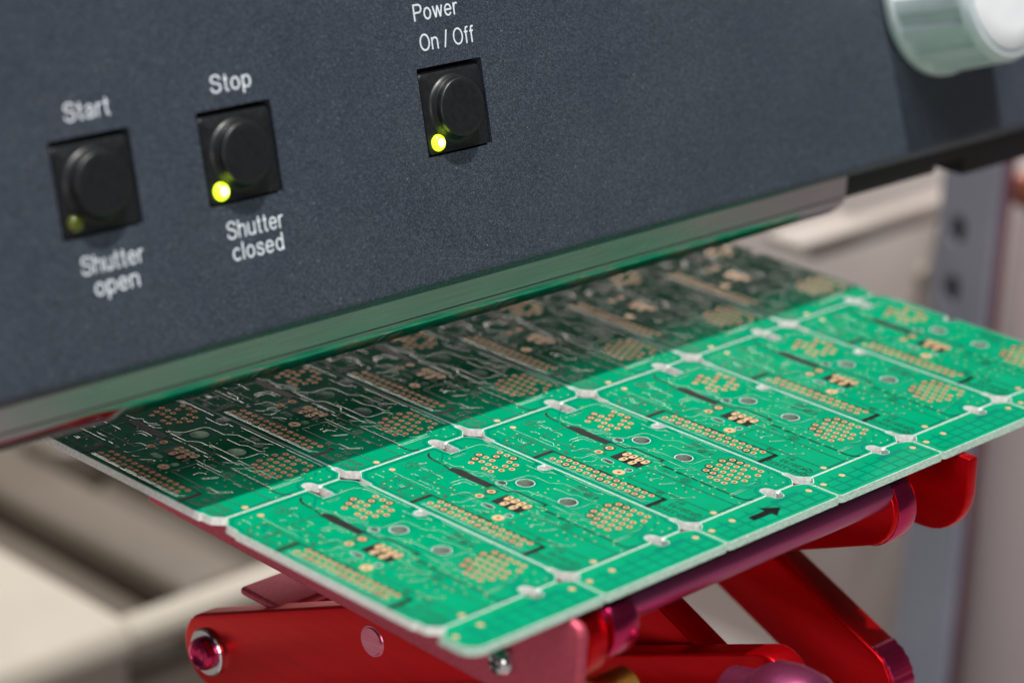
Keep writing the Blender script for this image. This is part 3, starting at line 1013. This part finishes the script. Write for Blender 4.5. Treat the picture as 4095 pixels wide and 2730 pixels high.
for i in (2, 7, 13 + 9, 12, 14 + 5):
    sk.ring(*header[i], 0.0235, 0.0285, ZS, 16)
sk.ring(*big_pads[0], 0.031, 0.037, ZS, 16)
silk_me = new_mesh("black_legend", sk.v, sk.f, [silk])

st = Flat()
LW = 0.0048
st.line([(0.300, 1.454), (0.500, 1.452)], LW, ZS)
st.line([(0.300, 1.454), (0.304, 1.116), (0.500, 1.113)], LW, ZS)
st.line([(0.063, 1.557), (0.191, 1.557), (0.190, 1.425), (0.065, 1.424)], LW, ZS, True)
st.line([(0.190, 1.415), (0.187, 1.279), (0.067, 1.281), (0.067, 1.415)], LW, ZS, True)
st.ring(0.378, 1.627, 0.041, 0.0455, ZS, 24)
st.line([(0.241, 0.697), (0.422, 0.693), (0.427, 0.022), (0.268, 0.022)], LW, ZS)
st.line([(0.241, 0.697), (0.243, 0.058)], LW, ZS)
st.ring(0.467, 0.447, 0.028, 0.033, ZS, 18)
st.ring(0.467, 0.447, 0.012, 0.017, ZS, 12)


def board_text(fl_, s, cu, cv, w, cap, z=ZS):
    """text reading along +v with its top towards -u, starting at (cu, cv)"""
    v_, f_ = text_flat(s, w, cap)
    fl_.add([(cu - y, cv + x, z) for x, y, _ in v_], f_)


board_text(st, "QM7-33972", 0.100, 0.030, 0.30, 0.042)
board_text(st, "QK20193", 0.166, 0.046, 0.235, 0.042)
board_text(st, "01", 0.222, 0.225, 0.055, 0.036)
board_text(st, "28", 0.236, 0.400, 0.050, 0.034)
board_text(st, "1", 0.232, 1.165, 0.014, 0.034)
board_text(st, "1", 0.900, 0.605, 0.016, 0.036)
board_text(st, "UL", 0.868, 0.735, 0.050, 0.034)
board_text(st, "94V0", 0.938, 0.72, 0.075, 0.026)
board_text(st, "2217", 0.908, 0.725, 0.065, 0.024)
st.ring(0.876, 0.672, 0.024, 0.029, ZS, 18)
for k in range(3):
    st.line([(0.862 + 0.012 * k, 0.655), (0.862 + 0.012 * k, 0.690)], 0.004, ZS)
st.line([(0.915, 0.645), (0.915, 0.700)], 0.004, ZS)
board_text(st, "IN", 0.045, 1.335, 0.040, 0.032)
board_text(st, "FN", 0.045, 1.470, 0.045, 0.032)
st.line([(0.372, 1.018), (0.400, 1.018)], 0.006, ZS)
st.line([(0.386, 1.004), (0.386, 1.032)], 0.006, ZS + .0001)
st.line([(0.505, 1.030), (0.505, 1.060)], 0.006, ZS)
board_text(st, "JP1", 0.442, 1.045, 0.040, 0.026)
board_text(st, "12", 0.490, 0.585, 0.045, 0.028)
board_text(st, "14", 0.245, 0.85, 0.040, 0.026)
st.poly([(0.214, 1.195), (0.238, 1.182), (0.238, 1.208)], ZS)
silk2_me = new_mesh("thin_legend", st.v, st.f, [silk_thin])

# pad meshes
ZP = 0.0026


def pad_mesh(name, rh, ro, n=12):
    vs, fs, mi_ = [], [], []
    for i in range(n):
        a = 2 * math.pi * i / n
        c, s = math.cos(a), math.sin(a)
        vs += [(rh * 0.35 * c, rh * 0.35 * s, -0.016), (rh * 1.05 * c, rh * 1.05 * s, ZP), (ro * c, ro * s, ZP * 0.97)]
    for i in range(n):
        k = (i + 1) % n
        fs += [(3 * i, 3 * k, 3 * k + 1, 3 * i + 1), (3 * i + 1, 3 * k + 1, 3 * k + 2, 3 * i + 2)]
        mi_ += [1, 0]
    return new_mesh(name, vs, fs, [gold, copper], mi_), (vs, fs, mi_)


def disc_geo(ro, n=14):
    vs = [(ro * math.cos(2 * math.pi * i / n), ro * math.sin(2 * math.pi * i / n), ZP * 0.98) for i in range(n)] + [(0, 0, ZP)]
    return vs, [(i, (i + 1) % n, n) for i in range(n)], [0] * n


def oblong_geo():
    o_ = rrect(0, 0, 0.066, 0.040, 0.018, 3)
    h_ = circle(0.008, 0, 0.0095, 10)
    v_, t_ = fill(o_, [h_])
    vs = [(x, y, ZP + 0.0025) for x, y in v_]
    fs = list(t_)
    mi_ = [0] * len(fs)
    b_ = len(vs)
    vs += [(x, y, ZP + 0.0025) for x, y in h_] + [(0.008 + (x - 0.008) * .35, y * .35, -0.016) for x, y in h_]
    for i in range(10):
        k = (i + 1) % 10
        fs.append((b_ + i, b_ + k, b_ + 10 + k, b_ + 10 + i))
        mi_.append(1)
    return vs, fs, mi_


small_me, small_geo = pad_mesh("solder_pad", RH, RPD)
big_me, big_geo = pad_mesh("solder_pad", 0.0135, 0.0265)
rng_me, rng_geo = pad_mesh("solder_pad", 0.011, 0.038, 14)
fid_geo = disc_geo(0.0200)
fid_me = new_mesh("solder_pad", *fid_geo[:2], [gold, copper], fid_geo[2])
obl_geo = oblong_geo()
obl_me = new_mesh("solder_pad", *obl_geo[:2], [gold, copper], obl_geo[2])
pads = [(p, small_me, small_geo) for p in small_pads] + [(p, big_me, big_geo) for p in big_pads] + [(ring_pad, rng_me, rng_geo)] + \
       [(p, fid_me, fid_geo) for p in fids] + [(p, obl_me, obl_geo) for p in gold_pads]


def project(p):
    q = Vector(p) - CAM_C
    d = q.dot(r2_)
    return (2047.5 + 10794 * q.dot(r0) / d, 1365 + 10794 * q.dot(r1_) / d, d)


allp = []
cells = []
ordw = ["leftmost", "second", "third", "fourth", "fifth", "sixth"]
for row in range(2):
    for c in range(6):
        ou, ov = U0 + c, VF + row * RP
        co = obj("circuit_board", cell_me, pan, (ou, ov, 0))
        cells.append(co)
        obj("hole_rim", rim_me, co)
        obj("copper_gap", band_me, co)
        obj("routed_edge", edge_me, co)
        t = obj("copper_track", track_me, co)
        t["kind"] = "stuff"
        obj("black_legend", silk_me, co)
        obj("thin_legend", silk2_me, co)
        # board number in the ring
        nf = Flat()
        board_text(nf, str(6 - c), 0.396, 1.613, 0.028, 0.036)
        obj("printed_number", new_mesh("printed_number", nf.v, nf.f, [silk_thin]), co)
        for p, me_, g_ in pads:
            x, y, d = project((ou + p[0], ov + p[1], 0))
            vis = -20 < x < 4115 and -20 < y < 2750 and ov + p[1] < 2.2
            allp.append((d if vis else 1e3, row, c, p, me_, g_, co, ou, ov))
allp.sort(key=lambda a: a[0] - (0.35 if a[4] is not small_me else 0))
rest = Flat()
rest_mi = []
for i, (d, row, c, p, me_, g_, co, ou, ov) in enumerate(allp):
    if i < 300 and d < 900:
        obj("solder_pad", me_, co, (p[0], p[1], BZ))
    else:
        rest.add(g_[0], g_[1], ou + p[0], ov + p[1], BZ)
        rest_mi += g_[2]
o = obj("solder_pad_field", new_mesh("solder_pad_field", rest.v, rest.f, [gold, copper], rest_mi), pan)
o["kind"] = "stuff"
# vias
vf = Flat()
vg = ([(0.0066 * math.cos(2 * math.pi * i / 8), 0.0066 * math.sin(2 * math.pi * i / 8), 0.0010) for i in range(8)] + [(0, 0, 0.0034)], [(i, (i + 1) % 8, 8) for i in range(8)])
for row in range(2):
    for c in range(6):
        for p in vias:
            vf.add(vg[0], vg[1], U0 + c + p[0], VF + row * RP + p[1], BZ)
o = obj("plated_via", new_mesh("plated_via", vf.v, vf.f, [via_mat]), pan)
o["kind"] = "stuff"

# scored core joining the boards (seen at the bottom of the grooves); kept clear of the routed openings
gv = Flat()


def gbox(x0, y0, x1, y1, z0=0.008, z1=BZ - 0.014):
    p = [(x, y, z) for x in (x0, x1) for y in (y0, y1) for z in (z0, z1)]
    gv.add(p, [(0, 1, 3, 2), (4, 6, 7, 5), (0, 4, 5, 1), (2, 3, 7, 6), (0, 2, 6, 4), (1, 5, 7, 3)])


for c in range(1, 6):
    x = U0 + c
    for row in range(2):
        y0 = VF + row * RP
        gbox(x - 0.010, y0 + 0.145, x + 0.010, y0 + 1.075)
        gbox(x - 0.010, y0 + 1.143, x + 0.010, y0 + RP - 0.170)
    gbox(x - 0.010, VF - 0.250, x + 0.010, VF - 0.050)
for row in range(3):
    y = VF + row * RP
    for c in range(6):
        x = U0 + c
        gbox(x + 0.085, y - 0.010, x + 0.672, y + 0.010)
        gbox(x + 0.770, y - 0.010, x + 0.915, y + 0.010)
obj("scored_core", new_mesh("scored_core", gv.v, gv.f, [groove]), pan)

# front and rear handling strips, one piece per column
VE = -1.06
strip_o = [(0.030, VE), (0.970, VE), (0.986, VE + 0.006), (1.0 - G, VE + 0.022), (1.0 - G, VF - 0.055), (0.965, VF - 0.030), (0.90, VF - G),
           (0.79, VF - G), (0.768, VF - 0.016), (0.766, VF - 0.032)] + mirror_arc(0.722, VF - 0.034, 0.042, 0, -180, 6) + \
    [(0.678, VF - 0.020), (0.66, VF - G), (0.082, VF - G), (0.070, VF - 0.025), (0.030, VF - 0.060), (G, VF - 0.055), (G, VE + 0.022), (0.014, VE + 0.006)]
def make_strip(o_pts):
    so_l = [(x, y - VE) for x, y in o_pts]
    v2_, tr_ = fill(so_l, [])
    sv = [(x, y, BZ) for x, y in v2_]
    sf = list(tr_)
    smi = [0] * len(sf)
    b0_ = len(sv)
    n0 = len(so_l)
    sv += [(x, y, BZ) for x, y in so_l] + [(x, y, 0) for x, y in inset(so_l, -0.008)]
    for i in range(n0):
        k = (i + 1) % n0
        sf.append((b0_ + i, b0_ + k, b0_ + n0 + k, b0_ + n0 + i))
        smi.append(1)
    b0_ = len(sv)
    sv += [(x, y, 0) for x, y in v2_]
    sf += [tuple(b0_ + i for i in t)[::-1] for t in tr_]
    smi += [0] * len(tr_)
    me_ = new_mesh("handling_strip", sv, sf, [mask, laminate_edge], smi)
    a0 = inset(so_l, 0.003)
    ew = Flat()
    ew.v += [(p[0], p[1], BZ + 0.0004) for p in so_l] + [(p[0], p[1], BZ + 0.0006) for p in a0]
    for i in range(n0):
        k = (i + 1) % n0
        ew.f.append((i, k, n0 + k, n0 + i))
    return me_, new_mesh("routed_edge", ew.v, ew.f, [groove])


strip_me, sedge_me = make_strip(strip_o)
corner_o = mirror_arc(0.105, VE + 0.10, 0.10, 180, 270, 8) + strip_o[1:-2]
corner_me, cedge_me = make_strip(corner_o)
hatch = Flat()
for iy in range(3):
    for ix in range(8):
        x0, y0 = 0.066 + 0.112 * ix, 0.042 + 0.070 * iy
        if x0 + 0.088 > 0.96:
            continue
        if 0.60 < x0 + .05 < 0.85 and iy == 2:
            continue
        hatch.poly([(x0, y0), (x0 + 0.092, y0), (x0 + 0.092, y0 + 0.056), (x0, y0 + 0.056)], BZ + 0.0012)
hatch_me = new_mesh("copper_square", hatch.v, hatch.f, [mask])
gap = Flat()
gap.poly([(0.055, 0.030), (0.965, 0.030), (0.965, 0.212), (0.055, 0.212)], BZ + 0.0005)
gap_me = new_mesh("copper_gap", gap.v, gap.f, [mask_dark])
for c in range(6):
    so_ = obj("handling_strip", corner_me if c == 0 else strip_me, pan, (U0 + c, VE, 0))
    obj("routed_edge", cedge_me if c == 0 else sedge_me, so_)
    obj("copper_gap", gap_me, so_)
    h = obj("copper_square", hatch_me, so_)
    h["kind"] = "stuff"
    for p in ((0.915, -0.117), (0.053, -0.116), (0.246, -0.101)):
        obj("solder_pad", fid_me, so_, (p[0], p[1] + VF - VE, BZ))
    if c == 2:
        ar = Flat()
        ar.poly([(0.346, -0.133), (0.349, -0.180), (0.502, -0.181), (0.502, -0.222), (0.606, -0.160), (0.499, -0.090), (0.497, -0.132)], BZ + 0.003)
        ar.v = [(x, y + VF - VE, z) for x, y, z in ar.v]
        ao = obj("printed_arrow", new_mesh("printed_arrow", ar.v, ar.f, [silk]), so_)
        ao["label"] = "black arrow pointing along the strip"
rs = obj("rear_strip", prism("rear_strip", [(U0, VF + 2 * RP + G), (U0 + 6, VF + 2 * RP + G), (U0 + 6, VF + 2 * RP + .28), (U0, VF + 2 * RP + .28)], 2, 0, BZ, mask, 0), pan)

# ------------------------------------------------------------------ red scissor jack
JB = (0.2, 0.6, -7.5)
jack = empty("scissor_jack", "red anodised scissor jack with purple rod carrying the green circuit panel", "jack", JB)


def jobj(name, me_, parent=None, loc=(0, 0, 0)):
    if parent is None:
        return obj(name, me_, jack, (loc[0] - JB[0], loc[1] - JB[1], loc[2] - JB[2]))
    return obj(name, me_, parent, loc)


def bar_outline(p0, p1, hw, n=12):
    a, b__ = Vector(p0), Vector(p1)
    d = (b__ - a).normalized()
    q = Vector((-d.y, d.x))
    ang = math.atan2(d.y, d.x)
    out = []
    for i in range(n + 1):
        t_ = ang + math.pi / 2 + math.pi * i / n
        out.append((a.x + hw * math.cos(t_), a.y + hw * math.sin(t_)))
    for i in range(n + 1):
        t_ = ang - math.pi / 2 + math.pi * i / n
        out.append((b__.x + hw * math.cos(t_), b__.y + hw * math.sin(t_)))
    return out


# table top and its side plates
jobj("top_plate", box("top_plate", (-1.45, -0.60, -0.145), (1.90, 2.45, -0.085), pink, 0.01))
sidep = [(2.52, -0.056), (-1.05, -0.056), (-1.12, -0.075), (-1.155, -0.12), (-1.155, -0.70), (2.52, -0.625)]
jobj("side_plate", prism("side_plate", sidep, 0, -1.53, -1.455, pink, 0.03, 3))
sp2 = [(2.5, -0.056), (-1.155, -0.056), (-1.165, -0.30)] + mirror_arc(-0.865, -0.31, 0.30, 180, 270, 7) + [(2.5, -0.66)]
jobj("side_plate", prism("side_plate", sp2, 0, 1.905, 2.0, red, 0.02, 2))
# pan-head screw on the side plate
sc_p = [(0.0, 0.085), (-0.02, 0.085), (-0.045, 0.078), (-0.068, 0.060), (-0.080, 0.035), (-0.082, 0.018)]
so_ = jobj("pan_head_screw", lathe("pan_head_screw", sc_p, 24, chrome), None, (-1.53, -0.61, -0.472))
cr = Flat()
for w_, h_ in ((0.010, 0.042), (0.042, 0.010)):
    p = [(-0.0835, sy * w_, sz * h_) for sy, sz in ((-1, -1), (1, -1), (1, 1), (-1, 1))]
    q = [(-0.060, sy * w_, sz * h_) for sy, sz in ((-1, -1), (1, -1), (1, 1), (-1, 1))]
    cr.add(p + q, [(0, 1, 2, 3), (0, 1, 5, 4), (1, 2, 6, 5), (2, 3, 7, 6), (3, 0, 4, 7)])
obj("cross_recess", fix_normals(new_mesh("cross_recess", cr.v, cr.f, [black_void])), so_)
# arms rising to the front
ROD = (-0.93, -0.19)
for ua, ub in ((-1.36, -1.20), (1.30, 1.50)):
    a = jobj("rising_arm", prism("rising_arm", bar_outline((2.12, -1.56), (-0.83, -0.31), 0.245), 0, ua, ub, red, 0.02, 3))
    if ua < 0:
        base = (-JB[0], -JB[1], -JB[2])
        obj("pivot_bolt", lathe("pivot_bolt", [(0, 0.155), (-0.02, 0.155), (-0.03, 0.145), (-0.03, 0.112)], 28, chrome), a, (ua, 2.12, -1.56))
        obj("bolt_head", lathe("bolt_head", [(-0.02, 0.108), (-0.06, 0.106), (-0.085, 0.095), (-0.095, 0.07), (-0.075, 0.05), (-0.07, 0.02)], 28, magenta), a, (ua, 2.12, -1.56))
        obj("pivot_pin", lathe("pivot_pin", [(0.0, 0.098), (-0.004, 0.094), (-0.004, 0.086), (-0.012, 0.082), (-0.014, 0.02)], 32, pin_pink), a, (ua, 0.625, -0.90))
jobj("cross_plate", box("cross_plate", (-1.30, 1.50, -1.10), (1.0, 1.90, -1.045), pink, 0.025, 3))
# arms falling to the front
jobj("falling_arm", prism("falling_arm", bar_outline((2.12, -0.42), (-0.74, -1.62), 0.26), 0, 1.56, 1.80, red, 0.02, 3))
jobj("falling_arm", prism("falling_arm", bar_outline((1.2, -0.62), (-0.95, -1.56), 0.25), 0, 0.30, 0.52, red, 0.02, 3))
jobj("lower_arm", prism("lower_arm", bar_outline((2.0, -2.23), (-1.15, -0.955), 0.19), 0, 0.05, 0.26, red, 0.02, 3))
jobj("lower_arm", prism("lower_arm", bar_outline((2.2, -2.7), (-0.95, -1.52), 0.22), 0, -1.10, -0.92, red, 0.02, 3))
# rods, collar, added arm-edge band, knob and brass nut
jobj("front_rod", lathe("front_rod", [(-1.22, 0.103), (1.32, 0.103)], 40, purple), None, (0, *ROD))
jobj("rod_end_band", lathe("rod_end_band", [(-1.195, 0.10), (-1.195, 0.188), (-1.18, 0.198), (-1.015, 0.198), (-1.0, 0.188), (-1.0, 0.10)], 40, magenta), None, (0, -0.91, -0.262))
jobj("rod_end_band", lathe("rod_end_band", [(1.335, 0.10), (1.335, 0.248), (1.345, 0.255), (1.49, 0.255), (1.51, 0.248), (1.51, 0.10)], 56, magenta), None, (0, -0.83, -0.312))  # band added round the arm end; its magenta stands for the lit edge
jobj("rear_rod", lathe("rear_rod", [(-1.25, 0.10), (1.5, 0.10)], 32, purple), None, (0, 2.12, -1.56))
kp = [(0.52, 0.14), (0.34, 0.18), (0.30, 0.235), (0.24, 0.28), (0.12, 0.30), (-0.02, 0.295), (-0.10, 0.26), (-0.145, 0.19), (-0.16, 0.08)]
jobj("adjusting_knob", lathe("adjusting_knob", kp, 48, purple, axis='Y'), None, (-0.16, -1.60, -0.93))
ridge_mod = lambda a, j: 1.0
bn = []
for k in range(16):
    bn += [(0.018 * k, 0.115), (0.018 * k + 0.006, 0.125), (0.018 * k + 0.012, 0.115)]
jobj("brass_nut", lathe("brass_nut", bn, 28, brass), None, (-1.10, -0.87, -0.775))
jobj("knurled_pivot", lathe("knurled_pivot", [(-0.02, 0.24), (0.0, 0.268), (0.20, 0.268), (0.22, 0.25)], 120, plum_rough, mod=lambda a, j: 1 + 0.012 * (1 if math.sin(a * 24) > 0 else -1)), None, (1.585, -0.74, -1.62))
# lower stage and base
for ua in (-0.86, 1.10):
    jobj("lower_arm", prism("lower_arm", bar_outline((2.1, -6.95), (-0.75, -2.1), 0.24), 0, ua + .18, ua + .32, red, 0.02, 2))
    jobj("lower_arm", prism("lower_arm", bar_outline((-0.9, -6.95), (2.1, -2.0), 0.24), 0, ua, ua + .16, red, 0.02, 2))
jobj("base_plate", box("base_plate", (-1.7, -1.5, -7.498), (2.1, 2.9, -7.2), red, 0.02))

# ------------------------------------------------------------------ background things
# cream shelf with rolled front edge, left behind the jack
def rel(o_, base_):
    o_.location = tuple(-base_[i] * S for i in range(3))
    return o_


SB = (0, 10, -7.5)
sh = empty("cream_shelf", "cream metal shelf with rounded front edge, blurred at lower left", "shelf", SB)
prof = [(15.0, -5.0), (8.33, -5.0), (8.20, -5.03), (8.13, -5.10), (8.10, -5.19), (8.10, -5.30), (8.17, -5.38), (8.17, -7.49), (15.0, -7.49)]
rel(obj("shelf_top", prism("shelf_top", prof, 0, -6.0, 2.62, cream, 0.02, 2), sh), SB)
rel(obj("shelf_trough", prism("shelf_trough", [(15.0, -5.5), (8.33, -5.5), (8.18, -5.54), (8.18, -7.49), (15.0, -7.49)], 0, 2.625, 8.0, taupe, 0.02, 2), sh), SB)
rel(obj("front_lip", prism("front_lip", [(8.33, -5.02), (8.18, -5.03), (8.11, -5.10), (8.085, -5.19), (8.11, -5.29), (8.18, -5.33), (8.33, -5.33)], 0, 2.625, 6.2, cream, 0.02, 2), sh), SB)
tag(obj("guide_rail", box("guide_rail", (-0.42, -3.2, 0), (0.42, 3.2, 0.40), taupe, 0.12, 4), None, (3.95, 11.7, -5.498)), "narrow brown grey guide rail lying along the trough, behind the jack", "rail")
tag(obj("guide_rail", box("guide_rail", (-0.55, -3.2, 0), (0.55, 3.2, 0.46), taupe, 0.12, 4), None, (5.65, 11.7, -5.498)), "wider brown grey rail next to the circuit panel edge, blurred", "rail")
tag(obj("rubber_foot", lathe("rubber_foot", [(0, 0.42), (0.1, 0.45), (0.5, 0.42), (0.55, 0.36)], 32, taupe, axis='Z'), None, (4.72, 12.0, -5.498)), "dark round foot between the two brown rails, blurred", "foot")

# right background: beige wall, perforated post, mauve cabinet
wl = tag(obj("beige_wall_panel", box("beige_wall_panel", (10.6, 3.4, -7.499), (10.9, 26.0, -0.2), beige, 0.02)), "plain beige wall panel behind the blue grey post", "wall")
po = empty("perforated_post", "blue grey upright post with oval holes, right of the circuit panel", "post", (8.97, 3.85, -7.5))
PB = (8.97, 3.85, -7.5)
ph_holes = []
for k in range(3):
    zc = -1.40 - 0.58 * k if k else -1.40
    ph_holes.append([(3.93 + 0.09 * math.cos(t_), zc + 0.15 * math.sin(t_)) for t_ in [2 * math.pi * i / 16 for i in range(16)]])
ph_holes = [h for h in ph_holes if min(p[1] for p in h) > -6.3]
po_o = [(3.55, -7.5), (4.15, -7.5), (4.15, 0.9), (3.55, 0.9)]
v2, tr = fill(po_o, ph_holes)
vs = [(8.97, x, y) for x, y in v2]
fs = list(tr)
for h in ph_holes:
    b_ = len(vs)
    vs += [(8.97, x, y) for x, y in h] + [(9.07, x, y) for x, y in h]
    fs += [(b_ + i, b_ + (i + 1) % 16, b_ + 16 + (i + 1) % 16, b_ + 16 + i) for i in range(16)]
b_ = len(vs)
vs += [(8.97, x, y) for x, y in po_o] + [(9.07, x, y) for x, y in po_o]
fs += [(b_ + i, b_ + (i + 1) % 4, b_ + 4 + (i + 1) % 4, b_ + 4 + i) for i in range(4)]
rel(obj("post_face", fix_normals(new_mesh("post_face", vs, fs, [blue_grey])), po), PB)
rel(obj("post_flange", box("post_flange", (9.072, 3.50, -7.5), (9.18, 3.60, 0.9), plum, 0.01), po), PB)
rel(obj("post_back", box("post_back", (9.25, 3.61, -7.5), (9.30, 4.15, 0.9), black_void, 0.0), po), PB)
cb = empty("mauve_cabinet", "mauve grey cabinet at the right edge, out of focus", "cabinet", (11, 2.5, -7.5))
CBB = (11, 2.5, -7.5)
rel(obj("cabinet_body", box("cabinet_body", (9.32, 2.2, -7.499), (14.5, 3.58, -1.15), mauve, 0.04, 3), cb), CBB)
rel(obj("cabinet_top", box("cabinet_top", (9.32, 2.2, -1.145), (14.5, 3.62, -0.85), rust, 0.04, 3), cb), CBB)
tag(obj("light_catch_ledge", box("light_catch_ledge", (-0.6, -0.22, 0), (0.5, 0.22, 0.09), box_paint, 0.03, 3), None, (8.35, 5.0, -1.62)), "narrow pale ledge added to catch light as a bright wedge, in front of the beige wall", "ledge")  # added to catch the overhead light as a bright wedge
tag(obj("ledge_bracket", box("ledge_bracket", (-0.10, -0.12, 0), (2.35, 0.12, 0.22), box_paint, 0.03, 3), None, (8.35, 5.1, -1.842)), "short pale bracket below the narrow ledge, fixed to the beige wall", "bracket")
tag(obj("bolt_head", lathe("bolt_head", [(0.1, 0.085), (0.02, 0.085), (0.0, 0.07), (-0.01, 0.02)], 24, cream), None, (10.50, 5.36, -2.62)), "pale disc for the blurred glint of a small bolt on the beige wall, beside the post", "bolt")  # enlarged pale disc: a blurred glint put into shape and colour
